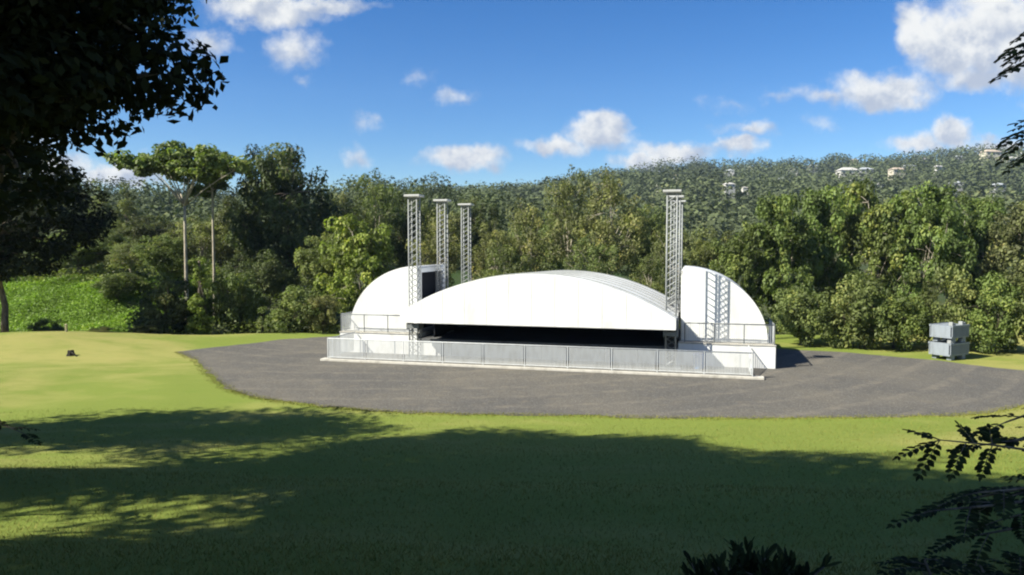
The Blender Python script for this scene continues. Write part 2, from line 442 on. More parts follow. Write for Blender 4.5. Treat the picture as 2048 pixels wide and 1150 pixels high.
def grow(name, seed, H, env, ncl, per, L, clr, fork=.4, trad=.18, nl=7, flat=.7, shell=.55, up_bias=.9, ratio=.55, lean=0.0, twig=.5, straight=False, barkm=None, leafm=None, hollow=.45, multi=1):
    """prototype: an Empty with a trunk mesh (with limbs) and a crown mesh"""
    r = np.random.default_rng(seed)
    C = sample_crown(r, ncl, env, shell)
    RAD = clr * r.uniform(.65, 1.25, len(C))
    v, f, t = clump_leaves(C, RAD, per, L, r, flat, up_bias, ratio, hollow)
    root = empty(name)
    mb = MB()
    env = np.array(env, float); ctr = env[:, :3].mean(0)
    for s in range(multi):
        bx, by = (0, 0) if multi == 1 else (r.uniform(-.5, .5), r.uniform(-.5, .5))
        fz = H * fork * r.uniform(.9, 1.1) if multi > 1 else H * fork
        w = 0 if straight else .035 * H
        tp = [Vector((bx, by, -.3))]
        for i in range(1, 6):
            q = i / 5; tp.append(Vector((bx + lean * q + r.uniform(-w, w) * q + (bx * 1.6 * q), by + r.uniform(-w, w) * q + (by * 1.6 * q), fz * q)))
        tr = trad / (multi ** .5)
        mb.tube(tp, [tr * 1.35, tr * 1.05, tr * .95, tr * .85, tr * .78, tr * .7], 8)
        top = tp[-1]
        ends = []
        mine = C[s::multi]
        if len(mine) == 0: continue
        pick = mine[r.choice(len(mine), min(nl, len(mine)), replace=False)]
        for p in pick:
            start = tp[r.integers(3, 6)] if not straight else top
            p = Vector(p); q = start.lerp(p, .86)
            midp = start.lerp(q, .5) + Vector((0, 0, -.02 * H + .12 * (q - start).length))
            pts = bez(start, midp, q, 6); rr = tr * r.uniform(.38, .58)
            mb.tube(pts, [rr, rr * .85, rr * .7, rr * .55, rr * .42, rr * .28], 5)
            ends += pts[2:]
        E = np.array([list(e) for e in ends])
        for p in mine:
            if r.random() > twig: continue
            j = ((E - p) ** 2).sum(1).argmin(); a = Vector(E[j]); p = Vector(p)
            mb.tube(bez(a, a.lerp(p, .5) + Vector((0, 0, .1 * (p - a).length)), p, 4), [tr * .17, tr * .13, tr * .1, tr * .05], 4)
    mb.build('trunk', barkm or M_BARK, root, smooth=True)
    me = npmesh(name + '_crown', v, f, t); link('crown', me, leafm or M_LEAF, root)
    return root

protos = {}
def ball(r, h, cz): return (0, 0, cz, r, r, h)
# dims: name -> (root, H, R)
def reg(key, root, H, Rr): protos[key] = [root, H, Rr, 0]
rr = np.random.default_rng(11)
def lumps(R0, z0, z1, n, seed, fill=.62):
    """an uneven crown: one core and n lobes round it"""
    r = np.random.default_rng(seed); c = (z0 + z1) / 2; h = (z1 - z0) / 2
    out = [(0, 0, c, R0 * .66, R0 * .66, h * .8)]
    for i in range(n):
        a = 2 * math.pi * (i + r.uniform(-.3, .3)) / n; zz = c + h * r.uniform(-.6, .62); s = r.uniform(.32, .5) * R0
        rad = R0 * r.uniform(.5, .68) * math.sqrt(max(.25, 1 - ((zz - c) / h) ** 2 * .8))
        out.append((math.cos(a) * rad, math.sin(a) * rad, zz, s, s, s * .75))
    out.append((r.uniform(-.2, .2) * R0, r.uniform(-.2, .2) * R0, z1 - .28 * h, R0 * .42, R0 * .42, h * .28))
    return out
reg('dense', grow('broadleaf_tree', 21, 12, lumps(5, 2.6, 12, 11, 1), 150, 130, .30, .95, .35, .24), 12, 5)
reg('dense2', grow('broadleaf_tree', 22, 12, lumps(5, 2.0, 12, 9, 2), 140, 130, .30, 1.0, .32, .22, multi=2), 12, 5)
reg('loose', grow('slender_tree', 23, 12, lumps(4, 3.2, 12, 9, 3), 108, 78, .26, .76, .56, .20, 10, .85, .4, .6, .5, .3, .8, barkm=M_PALEBARK), 12, 4)
reg('loose2', grow('slender_tree', 24, 12, lumps(4, 2.4, 12, 8, 4), 112, 78, .26, .78, .54, .24, 9, .85, .4, .6, .5, -.4, .8, barkm=M_PALEBARK, multi=2), 12, 4)
reg('right', grow('leafy_tree', 25, 10, lumps(5, .9, 10, 12, 5), 165, 105, .32, .82, .30, .20, 10, .75, .5, .8, .6, twig=.7, barkm=M_PALEBARK, multi=3), 10, 5)
reg('right2', grow('leafy_tree', 26, 10, lumps(5, .7, 10, 10, 6), 165, 105, .32, .82, .28, .20, 10, .75, .5, .8, .6, twig=.7, barkm=M_PALEBARK, multi=2), 10, 5)
reg('big', grow('broadleaf_tree', 41, 12, [(0, 0, 7, 4, 4, 4), (-2.6, 0, 9.5, 2.4, 2.4, 2.2), (2.4, .5, 9.8, 2.6, 2.4, 2.1), (0, -1.5, 10.6, 2.4, 2.2, 1.6), (3.5, 0, 7, 2, 2, 2.2), (-3.5, 0, 6.5, 2, 2, 2.2), (1, 1, 4.5, 3.6, 3.4, 2), (0, 2.6, 8, 2.4, 2, 2.2), (0, -2.8, 7.4, 2.4, 2, 2.2)], 190, 130, .30, .95, .35, .24), 12, 5)
umb = []
ru = np.random.default_rng(5)
for i in range(16):
    a = i * 2.4; q = math.sqrt((i + .4) / 16) * 4.0
    umb.append((math.cos(a) * q, math.sin(a) * q, 10.6 - .07 * q * q + ru.uniform(-.5, .4), 1.2, 1.2, .42))
reg('umbrella', grow('flat_topped_tree', 27, 11.3, umb, 118, 75, .29, .60, .66, .14, 13, .5, .3, 1.1, .6, 0, .7, True, M_PALEBARK), 11.2, 4.6)
um2 = [(0, 0, 10.4, 1.9, 1.9, .7), (1.5, .5, 9.9, 1.2, 1.2, .5), (-1.4, -.6, 9.5, 1.2, 1.2, .5), (.2, -1.6, 9.0, 1.1, 1.1, .5)]
reg('umbrella2', grow('flat_topped_tree', 28, 11, um2, 60, 110, .27, .6, .80, .15, 6, .5, .3, 1.1, .6, 0, .7, True, M_PALEBARK), 11, 2.8)
reg('bush', grow('bush', 29, 4, lumps(3, .1, 4, 9, 7), 85, 105, .22, .62, .22, .10, 7, .8, .5, .7, .55, multi=3), 4, 3)
reg('bush2', grow('bush', 30, 4, lumps(3, .0, 4, 8, 8), 80, 105, .24, .62, .25, .09, 7, .85, .5, .6, .5, multi=4), 4, 3)
reg('vine', grow('vine_clad_tree', 31, 8, [(0, 0, 1.0, .9, .9, 1.0), (.1, 0, 2.8, .65, .65, 1.4), (-.05, 0, 5, .5, .5, 1.4), (.1, .1, 6.9, .55, .55, 1.1)], 70, 70, .2, .38, .9, .13, 4, 1.0, .5, .4, .6), 8, 1.0)
reg('cone', grow('tapering_tree', 32, 12, [(0, 0, 4, 2.9, 2.9, 2.6), (0, 0, 6.6, 2.2, 2.2, 2.2), (.1, 0, 9, 1.5, 1.5, 1.7), (0, 0, 11, .8, .8, 1.0)], 105, 95, .28, .75, .6, .16, 6), 12, 2.9)

# colours (linear albedo)
UMB = (.135, .172, .050); DK = (.082, .098, .036); DKB = (.058, .076, .031); MID = (.122, .146, .046); OLV = (.152, .164, .060); YEL = (.160, .190, .040); PALE = (.145, .165, .065); RGT = (.110, .144, .038)
ALLTREES = []; TALL = {'right': 1.06, 'right2': 1.06, 'dense': 1.0, 'umbrella': 1.02}
PIN = {}
def plant(key, px, ytop, Yd, hw, col, label, cat='tree', group=None, name=None, rz=None):
    p = protos[key]; root = p[0]
    first = p[3] == 0; p[3] += 1
    o = root if first else copy_tree(root)
    if name: o.name = name
    x = (px - 1024) / F * Yd
    zb = gz1(x, Yd); ztop = spot(px, ytop, Yd).z
    sz = (ztop - zb) / p[1] * TALL.get(key, 1.0); sx = hw / F * Yd / p[2]
    o.location = (x, Yd, zb); o.scale = (sx, sx, sz)
    o.rotation_euler = (0, 0, rr.uniform(0, 6.28) if rz is None else rz)
    tag(o, label, cat, group)
    for c in o.children:
        if c.name.startswith('crown'):
            j = rr.uniform(.88, 1.12); c.color = (col[0] * j * rr.uniform(.93, 1.07), col[1] * j, col[2] * j, 1)
    ALLTREES.append(o)
    return o
GT = 'trees behind the stage'; GB = 'bushes along the yard edge'
T = [
 # left, far to near
 ('cone', 203, 362, 96, 36, PALE, 'slim tapering tree rising behind the near dark crown, left one of two', 'tree', GT),
 ('cone', 255, 366, 92, 34, MID, 'slim tapering tree just left of the tall flat-topped tree', 'tree', GT),
 ('dense2', 318, 430, 82, 70, DK, 'dark rounded tree seen under the tall flat-topped crown', 'tree', GT),
 ('umbrella', 372, 296, 58, 128, UMB, 'tall flat-topped tree with bare pale trunk and sky under its crown', 'tree', GT),
 ('umbrella2', 428, 318, 62, 56, UMB, 'smaller flat-topped tree on a straight whitish trunk beside the big dark tree', 'tree', GT),
 ('big', 568, 294, 64, 106, DKB, 'biggest dark round tree, standing highest on the skyline', 'tree', GT),
 ('dense2', 498, 385, 68, 70, DK, 'dark tree filling the space under the left shoulder of the biggest dark tree', 'tree', GT),
 ('dense', 442, 425, 78, 60, DK, 'dark tree seen behind the straight whitish trunk', 'tree', GT),
 ('dense2', 165, 455, 70, 85, MID, 'wide shrubby tree above the bright green bank', 'tree', GT),
 ('bush', 95, 505, 76, 80, MID, 'low leafy bush on top of the bright green bank beside the dark left tree', 'bush', GB),
 ('loose', 265, 478, 66, 55, OLV, 'olive tree at the right end of the bright green bank', 'tree', GT),
 ('dense', 335, 470, 63, 62, MID, 'mid green tree behind the bare pale trunk', 'tree', GT),
 ('bush2', 40, 520, 70, 70, DK, 'dark bush at the far left end of the bright green bank', 'bush', GB),
 ('bush', 240, 545, 62, 55, MID, 'bush at the right foot of the bright green bank', 'bush', GB),
 ('bush2', 330, 560, 50, 78, DK, 'low dark bush standing at the lawn edge below the tall flat-topped tree', 'bush', GB),
 ('vine', 398, 505, 49, 24, YEL, 'narrow trunk wrapped in yellow-green climber at the lawn edge', 'tree', GT),
 ('loose', 400, 432, 66, 66, OLV, 'olive tree spreading round the lower half of the bare pale trunk', 'tree', GT),
 ('bush', 468, 540, 51, 66, MID, 'dark leaning bush right of the climber-wrapped trunk', 'bush', GB),
 ('dense2', 520, 500, 56, 70, DK, 'dark tree standing under the biggest dark tree', 'tree', GT),
 ('bush2', 590, 580, 50, 80, MID, 'rounded bush at the far corner of the gravel', 'bush', GB),
 ('dense', 650, 470, 57, 62, MID, 'mid green tree filling the gap behind the bright yellow-green one', 'tree', GT),
 ('right2', 722, 446, 54, 88, YEL, 'bright yellow-green tree leaning out behind the left pavilion', 'tree', GT),
 ('bush', 640, 590, 49, 40, OLV, 'small olive bush touching the left pavilion', 'bush', GB),
 ('dense2', 120, 468, 86, 90, MID, 'rounded tree on the higher ground behind the bright green bank', 'tree', GT),
 ('bush', 215, 492, 80, 70, OLV, 'broad bush on the higher ground between the bank and the bare pale trunk', 'bush', GB),
 # centre
 ('dense', 690, 392, 84, 60, DK, 'dark tree on the skyline dip between the biggest dark tree and the towers', 'tree', GT),
 ('loose', 752, 342, 70, 62, MID, 'tall tree topping the skyline just left of the front left tower', 'tree', GT),
 ('dense2', 830, 378, 74, 64, DK, 'dark tree directly behind the front left tower', 'tree', GT),
 ('loose2', 880, 405, 62, 62, OLV, 'olive tree behind the middle left tower', 'tree', GT),
 ('dense', 945, 398, 82, 58, DK, 'dark tree behind the rear left tower', 'tree', GT),
 ('loose', 985, 440, 60, 52, OLV, 'thin olive tree with pale stems right of the rear left tower', 'tree', GT),
 ('loose2', 1052, 395, 61, 58, OLV, 'olive tree over the top of the canopy arch', 'tree', GT),
 ('dense2', 1090, 420, 72, 70, MID, 'mid green tree behind the two tall olive trees', 'tree', GT),
 ('loose', 1140, 333, 66, 60, OLV, 'tall feathery tree whose tuft reaches highest above the canopy', 'tree', GT),
 ('loose2', 1228, 335, 63, 72, OLV, 'tall olive tree with a pale forked trunk above the right canopy slope', 'tree', GT),
 ('dense', 1290, 415, 68, 62, MID, 'round mid green tree just left of the right towers', 'tree', GT),
 ('loose', 1350, 440, 57, 55, OLV, 'olive tree directly behind the right towers', 'tree', GT),
 ('dense2', 1420, 455, 62, 62, MID, 'dull green tree above the top of the right pavilion', 'tree', GT),
 ('loose2', 1010, 480, 54, 55, MID, 'low tree close behind the left half of the canopy', 'tree', GT),
 ('loose', 1185, 470, 54, 60, MID, 'low tree close behind the crest of the canopy', 'tree', GT),
 ('loose2', 1305, 500, 52, 45, MID, 'low tree close behind the lower right end of the canopy', 'tree', GT),
 # right wood
 ('right', 1480, 462, 50, 66, RGT, 'leafy tree rising behind the curved side of the right pavilion', 'tree', GT),
 ('right2', 1565, 408, 50, 84, RGT, 'yellow-green tree right of the right pavilion with pale forked stems', 'tree', GT),
 ('right', 1655, 398, 53, 80, RGT, 'rounded leafy tree, second crown right of the right pavilion', 'tree', GT),
 ('right2', 1745, 382, 52, 92, RGT, 'highest yellow-green crown of the right-hand wood', 'tree', GT),
 ('right', 1850, 388, 50, 90, RGT, 'leafy tree directly above the stacked grey crates', 'tree', GT),
 ('right2', 1945, 410, 54, 82, RGT, 'leafy tree just right of the stacked grey crates', 'tree', GT),
 ('right', 2040, 425, 51, 84, PALE, 'paler leafy tree cut by the right border of the view', 'tree', GT),
 ('right2', 2150, 390, 58, 90, RGT, 'leafy tree past the right border with only its left boughs in view', 'tree', GT),
 ('bush', 1612, 575, 43, 76, MID, 'bush at the gravel edge beside the shadow of the right pavilion', 'bush', GB),
 ('bush2', 1715, 560, 41.8, 84, MID, 'dark bush between the right pavilion and the stacked crates', 'bush', GB),
 ('bush', 1800, 585, 41.2, 74, RGT, 'bush immediately left of the stacked grey crates', 'bush', GB),
 ('bush2', 1985, 560, 39.8, 84, RGT, 'bush immediately right of the stacked grey crates', 'bush', GB),
 ('bush', 2085, 540, 38.8, 90, MID, 'bush in the lower corner of the right-hand wood', 'bush', GB),
 ('bush2', 1892, 545, 41.2, 80, MID, 'dark bush close behind the stacked grey crates', 'bush', GB),
 # low things at the lawn crest
 ('bush2', 197, 654, 46.5, 26, OLV, 'small low brownish shrub on the crest of the lawn', 'bush', GB),
 ('bush', 285, 648, 47.5, 34, DK, 'small dark shrub at the lawn crest beside the low dark bush', 'bush', GB),
 ('bush2', 90, 640, 50, 36, MID, 'tiny shrub at the foot of the bright green bank', 'bush', GB),
]
for t in T: plant(*t)

# bright creeper covering the bank
def scatter_leaves(name, n, xs, ys, hmax, L, seed, ratio=.6):
    r = np.random.default_rng(seed)
    x = r.uniform(*xs, n); y = r.uniform(*ys, n)
    hh = np.clip(.5 + .8 * wob(x, y, .9, 9), .05, 1.2) * hmax
    z = gz(x, y) + hh * r.random(n)
    up = r.normal(size=(n, 3)) * .45; up[:, 2] += 1; up /= np.linalg.norm(up, axis=1, keepdims=True)
    LL = L * r.uniform(.7, 1.4, n)
    v, f = leaf_quads(np.stack([x, y, z], 1), up, LL, LL * ratio, r)
    t = np.clip(.5 + .45 * wob(x, y, .8, 4) + r.uniform(-.25, .25, n), 0, 1)
    return npmesh(name, v, f, t)
cre = link('ground_cover', scatter_leaves('ground_cover', 70000, (-58, -24.5), (52, 69), .65, .18, 3), M_LEAF)
cre.color = (.14, .215, .032, 1); tag(cre, 'bright green creeper covering the bank behind the lawn crest', 'ground cover', kind='stuff')
wd = link('undergrowth', scatter_leaves('undergrowth', 30000, (-26, 62), (48.5, 66), 1.1, .26, 8), M_LEAF)
wd2 = link('undergrowth', scatter_leaves('undergrowth', 30000, (-85, -24), (66, 92), 1.6, .34, 18), M_LEAF)
wd2.color = (*MID, 1); tag(wd2, 'low dark undergrowth on the higher ground above the bright bank', 'undergrowth', kind='stuff')
wd.color = (*MID, 1); tag(wd, 'low dark undergrowth between the tree trunks', 'undergrowth', kind='stuff')

# ------------------------------------------------------------------ hills
def ridge_tab(tab, yr):
    xs = np.array([(a - 1024) / F for a, b in tab]); es = np.array([ray(a, b)[2] / ray(a, b)[1] for a, b in tab])
    return xs, es * yr + CH
FAR = ridge_tab([(-3000, 420), (-600, 430), (600, 425), (985, 402), (1100, 390), (1200, 371), (1300, 355), (1400, 348), (1500, 353), (1640, 346), (1750, 341), (1850, 335), (1950, 323), (2048, 316), (2500, 298), (3300, 335), (5000, 420)], 700)
NEAR = ridge_tab([(-3000, 430), (-800, 420), (0, 425), (300, 425), (560, 430), (680, 428), (740, 410), (800, 402), (870, 406), (930, 420), (985, 442), (1050, 468), (1150, 482), (1400, 490), (5000, 495)], 240)
def hill_z(a, Yd, tab, y0, yr):
    zr = np.interp(a, *tab); t = np.clip((Yd - y0) / (yr - y0), 0, 1.0)
    g = t ** 1.15
    z = 1.0 + (zr - 1.0) * g
    x = a * Yd
    fold = wob(x, Yd, 14 / yr, 31) * .16 + wob(x, Yd, 32 / yr, 32) * .06
    z = z + fold * zr * np.sin(np.pi * t) * .9
    return z - ss(yr, yr * 1.6, Yd) * zr * .9
def hill(name, tab, y0, yr, label):
    a = np.linspace(-2.1, 2.1, 200); yd = np.concatenate([np.linspace(y0, yr, 60), np.linspace(yr * 1.03, yr * 1.6, 14)])
    A, D = np.meshgrid(a, yd); Zz = hill_z(A, D, tab, y0, yr)
    i = np.arange(A.size).reshape(A.shape)
    f = np.stack([i[:-1, :-1], i[:-1, 1:], i[1:, 1:], i[1:, :-1]], -1).reshape(-1, 4)
    o = link(name, npmesh(name, np.stack([A * D, D, Zz], -1).reshape(-1, 3), f, smooth=True), M_HILL)
    tag(o, label, 'hill', kind='structure'); return o
hill('hill', FAR, 190, 700, 'long wooded hill with scattered houses on the skyline')
hill('hill', NEAR, 110, 240, 'nearer dark wooded rise behind the left towers')
HOUSES = [ # px, py (foot), Y, width m, kind
 (2030, 352, 560, 12, 0, 'pale house below the long low house near the border'), (1955, 352, 560, 8, 2, 'small grey house just below the largest white house'), (1870, 356, 560, 9, 0, 'small pale house below the grey house on the upper slope'), (1620, 352, 600, 9, 2, 'grey roof high in the middle of the far hill'), (1580, 362, 590, 10, 0, 'pale house left of the middle of the far hill'), (1750, 398, 480, 9, 0, 'pale house just over the highest yellow-green crown'), (1905, 398, 480, 10, 2, 'grey house low on the slope over the right-hand wood'), (1990, 404, 470, 10, 2, 'brown grey house lowest on the slope near the border'),
 (1500, 334, 640, 9, 0, 'white house standing on the skyline above the right towers'), (1702, 328, 660, 10, 1, 'pale two-storey house breaking the skyline of the far hill'),
 (1845, 336, 640, 8, 0, 'small white house alone high on the far hill'), (1972, 338, 600, 17, 1, 'largest white house near the top of the far hill'),
 (2012, 342, 600, 13, 0, 'long low house directly right of the largest white house'), (2036, 330, 640, 11, 0, 'grey roofed house above the largest white house at the border'),
 (1788, 372, 540, 13, 1, 'white gabled house halfway down the far hill'), (1810, 358, 580, 12, 2, 'grey roofed house above the white gabled house'),
 (1690, 374, 540, 18, 0, 'long pale house left of the white gabled house'), (1702, 386, 520, 8, 0, 'small pale house below the long pale house'),
 (1725, 366, 560, 13, 2, 'grey house above the long pale house'), (1455, 399, 480, 9, 0, 'low white house on the lower slope right of the towers'),
 (1487, 401, 480, 5, 0, 'tiny white shed beside the low white house'), (1402, 388, 520, 9, 2, 'long roof showing just right of the tower tops'),
 (1345, 376, 540, 8, 1, 'pale house peeping over the right tower tops'), (1322, 394, 500, 9, 0, 'white house left of the right tower tops'),
 (1455, 364, 580, 10, 2, 'grey roofed house below the skyline house'), (1560, 384, 540, 11, 2, 'brownish house in the middle of the far hill'), (1910, 336, 650, 11, 2, 'grey house between the lone white house and the largest one'),
]
house_xy = []
HW = [painted('house_white', (.56, .54, .50), .7, .1), painted('house_cream', (.50, .45, .36), .7, .1), painted('house_grey', (.30, .30, .29), .7, .1)]
HRF = [painted('roof_pale', (.46, .44, .41), .7, .15), painted('roof_cream', (.42, .34, .26), .7, .15), painted('roof_greyblue', (.36, .38, .40), .6, .15)]
M_PANE = painted('dark_window', (.03, .035, .04), .2, .1)
for px, py, Yd, w, kd, lab in HOUSES:
    a = (px - 1024) / F; Y0 = Yd
    # find where this line of sight meets the slope
    ys = np.linspace(230, 698, 400); zz = hill_z(np.full(400, a), ys, FAR, 190, 700); r_ = ray(px, py)
    zl = CH + ys * r_[2] / r_[1]; hit = np.where(zz >= zl)[0]
    Yd = float(ys[hit[0]]) if len(hit) else 690.0
    x = a * Yd; z = float(hill_z(np.array([a]), np.array([Yd]), FAR, 190, 700)[0])
    w = w * .76 * Yd / Y0; h = empty('house', (x, Yd, z + 4.6 + .2 * w), rr.uniform(-.35, .35)); tag(h, lab, 'house', 'houses on the far hill')
    hh = (.46 if kd == 1 else .30) * w + .4; dp = w * .6
    MB().box(-w / 2, w / 2, -dp / 2, dp / 2, -9, hh).build('wall', HW[kd], h)
    e = w * .05; rh = w * .17
    rv = [(-w / 2 - e, -dp / 2 - e, hh), (w / 2 + e, -dp / 2 - e, hh), (w / 2 + e, dp / 2 + e, hh), (-w / 2 - e, dp / 2 + e, hh), (-w / 4, 0, hh + rh), (w / 4, 0, hh + rh)]
    MB().add(rv, [(0, 3, 2, 1), (0, 1, 5, 4), (2, 3, 4, 5), (3, 0, 4), (1, 2, 5)]).build('roof', HRF[kd], h)
    for q in range(3):
        xx = -w / 2 + w * (q + .5) / 3
        MB().box(xx - w * .055, xx + w * .055, -dp / 2 - .06, -dp / 2 - .01, hh - .19 * w, hh - .08 * w).build('window', M_PANE, h)
    house_xy.append((x, Yd, w))
def hill_woods(name, tab, y0, yr, n, amin, amax, rad, per, L, col, seed, label, keep=None):
    r = np.random.default_rng(seed)
    a = r.uniform(amin, amax, n); yd = np.sqrt(r.uniform(y0 ** 2, (yr * 1.02) ** 2, n))
    x = a * yd; z = hill_z(a, yd, tab, y0, yr)
    ok = np.ones(n, bool)
    for hx, hy, w in house_xy: ok &= ~((np.abs(x - hx) < w * .75) & (yd < hy + w) & (yd > hy - 80))
    ok &= wob(x, yd, 26 / yr, 44) > -.30
    C = np.stack([x, yd, z], 1)[ok]; RAD = rad * np.exp(r.normal(0, .38, len(C))).clip(.45, 1.8); C[:, 2] += RAD * .75
    v, f, t = clump_leaves(C, RAD, per, L, r, .85, .7, .8, .6)
    pt = np.repeat(.5 + 1.0 * wob(C[:, 0], C[:, 1], 30 / yr, 77), per); t = np.clip(.5 * t + .5 * pt, 0, 1)
    o = link(name, npmesh(name, v, f, t), M_FAR); o.color = (*col, 1)
    return tag(o, label, 'woods', kind='stuff')
hill_woods('far_woods', FAR, 200, 700, 5600, -.35, 1.0, 6.4, 165, 1.25, (.072, .088, .038), 51, 'woods covering the long far hill')
hill_woods('rise_woods', NEAR, 115, 240, 1500, -.75, .22, 4.2, 250, .62, (.060, .076, .032), 52, 'dark woods covering the nearer rise')

# ------------------------------------------------------------------ stage, in its own frame (u to the right, v away)
TH = R(14.5); UC = -7.87
def S2W(u, v, z=0.0): return Vector((u * math.cos(TH) + v * math.sin(TH), -u * math.sin(TH) + v * math.cos(TH), z))
def sroot(name, u, v, z=0.0, label=None, cat=None, group=None):
    o = empty(name, S2W(u, v, z), -TH); tag(o, label, cat, group); return o
VF = 33.3     # line of the fence
VB = 36.4     # face of the stage base
DZ = 1.12
# platform
DK_ = .86
st = sroot('stage_platform', UC, VB, 0, 'long white stage platform with dark open front under the arched canopy', 'stage')
bs = MB(); bs.box(-6.75, 6.75, .001, 8.4, 0, DK_ - .06)
for s in (-1, 1): bs.box(*sorted((s * 6.751, s * 11.2)), 0, 8.6, 0, DZ - .06)
bs.build('base', M_WHITE, st)
MB().box(-6.75, 6.75, -.03, 8.4, DK_ - .055, DK_).build('deck', M_DECK, st)
for s in (-1, 1): MB().box(*sorted((s * 6.76, s * 11.22)), -.03, 8.62, DZ - .055, DZ).build('side_deck', M_CONC, st)
MB().box(-6.3, 6.3, 6.6, 6.66, DK_ + .003, 2.6).build('back_curtain', M_BLACK, st)
for s in (-1, 1): MB().box(*sorted((s * 6.02, s * 6.08)), .8, 6.5, DK_ + .003, 2.3).build('side_curtain', M_BLACK, st)
pl = MB()
for i in range(15): pl.box(-11.2 + i * 1.6 - .012, -11.2 + i * 1.6 + .012, -.012, -.002, .02, DK_ - .14)
pl.build('panel_joint', M_CRATE, st)
MB().box(-6.7, 6.7, -.055, -.032, DK_ - .12, DK_ + .02).build('toe_board', M_DARKSTEEL, st)
# canopy
VC = 34.1
def arc(half, zeave, ztop, n=40, du=0.0):
    sag = ztop - zeave; Rr = (half * half + sag * sag) / (2 * sag)
    return [(u, ztop - Rr + math.sqrt(Rr * Rr - u * u)) for u in [half * (2 * i / n - 1) for i in range(n + 1)]]
ca = sroot('arched_canopy', UC, VC, 0, 'low white arched canopy roof lowered over the stage between the towers', 'canopy')
top = arc(6.7, 2.46, 4.42); low = arc(6.7, 2.32, 4.28)
MB().prism(top + [(6.7, 1.95), (-6.7, 1.95)], 0, .12).build('front_fascia', M_WHITE, ca)
sh = MB()
nV = 6; depth = 10.1
n = len(top); dz = -.18
rows = []
for j in range(nV + 1):
    vv = .123 + (depth - .123) * j / nV; zo = dz * j / nV - .004
    rows.append((vv, zo))
b = 0
for (vv, zo) in rows:
    sh.v += [(u, vv, z + zo) for u, z in top]
for (vv, zo) in rows:
    sh.v += [(u, vv, z + zo) for u, z in low]
m_ = n * len(rows)
for j in range(nV):
    for i in range(n - 1):
        a0 = j * n + i; sh.f += [(a0, a0 + 1, a0 + n + 1, a0 + n), (m_ + a0, m_ + a0 + n, m_ + a0 + n + 1, m_ + a0 + 1)]
for i in range(n - 1):
    sh.f += [(i, m_ + i, m_ + i + 1, i + 1)]; q = nV * n + i; sh.f += [(q, q + 1, m_ + q + 1, m_ + q)]
for j in range(nV):
    for i in (0, n - 1):
        q = j * n + i; sh.f += [(q, q + n, m_ + q + n, m_ + q)]
sh.build('roof_shell', M_ROOF, ca, smooth=False)
for s in (-1, 1): MB().box(*sorted((s * 6.58, s * 6.7)), .125, depth, 1.95, 2.30).build('side_eave', M_WHITE, ca)
for q, vv in enumerate((.9, 2.6, 4.3, 6.0, 7.7, 9.6)):
    rb = MB(); zo = dz * vv / depth
    t1 = [(u, z + zo + .05) for u, z in top]; t0 = [(u, z + zo - .03) for u, z in top]
    rb.prism(t1[1:-1] + t0[1:-1][::-1], vv, vv + .09); rb.build('roof_rib', M_GALVL, ca)
ln = MB(); l2 = arc(6.55, 2.25, 4.15)
ln.prism(l2 + [(u, z - .04) for u, z in l2[::-1]], .3, depth - .2); ln.build('underside_shade', M_BLACK, ca)  # black sheet paints in the shade so the gap under the canopy reads dark
MB().prism(arc(6.5, 2.2, 4.1) + [(6.5, 2.0), (-6.5, 2.0)], depth - .19, depth - .1).build('rear_fascia', M_BLACK, ca)
MB().box(-6.56, 6.56, .13, .35, 1.955, 2.05).build('edge_beam', M_DARKSTEEL, ca)
fr = MB()
for i in range(1, 12):
    u = -6.7 + 13.4 * i / 12; zt = np.interp(u, [p[0] for p in top], [p[1] for p in top])
    fr.box(u - .007, u + .007, -.008, -.002, 1.97, zt - .05)
fr.build('fascia_seam', M_SEAM, ca)

# towers
def tower():
    t = empty('truss_tower'); Ht = 8.35; w = .225
    MB().box(-.5, .5, -.5, .5, .0, .06).build('base_plate', M_GALV, t)
    for sx in (-1, 1):
        for sy in (-1, 1):
            MB().tube([(sx * w, sy * w, .06), (sx * w, sy * w, Ht - .16)], .032, 8).build('chord', M_GALVL, t, smooth=True)
    lc = MB(); nz = 26; dzz = (Ht - .4) / nz
    for i in range(nz):
        z0 = .15 + i * dzz; z1 = z0 + dzz
        for a, bb in (((-w, -w), (w, -w)), ((w, -w), (w, w)), ((w, w), (-w, w)), ((-w, w), (-w, -w))):
            lc.tube([(*a, z0), (*bb, z1)], .019, 5)
    lc.build('lacing', M_GALV, t)
    MB().box(-.42, .42, -.36, .36, Ht - .11, Ht).build('head_plate', M_HEAD, t, bevel=.02)
    hb = MB()
    hb.box(-.30, .30, -.05, .05, Ht - .24, Ht - .142)
    hb.build('pulley_beam', M_GALV, t)
    sl = MB()
    for sx in (-1, 1): sl.box(sx * .31 - .03, sx * .31 + .03, -.34, .34, 1.5, 2.35)
    for sy in (-1, 1): sl.box(-.28, .28, sy * .31 - .03, sy * .31 + .03, 1.55, 1.75); sl.box(-.28, .28, sy * .31 - .03, sy * .31 + .03, 2.1, 2.3)
    sl.build('lifting_sleeve', M_GALV, t)
    return t
tw0 = tower()
TV = (35.4, 39.6, 43.9)
labs = {(-1, 0): 'front lattice tower at the left end of the canopy, before the left pavilion', (-1, 1): 'middle lattice tower of the three rising at the left end of the canopy', (-1, 2): 'rear lattice tower of the three rising at the left end of the canopy',
        (1, 0): 'front lattice tower of the overlapping cluster at the right end of the canopy', (1, 1): 'middle lattice tower of the overlapping cluster at the right end of the canopy', (1, 2): 'rear lattice tower of the overlapping cluster at the right end of the canopy'}
first = True
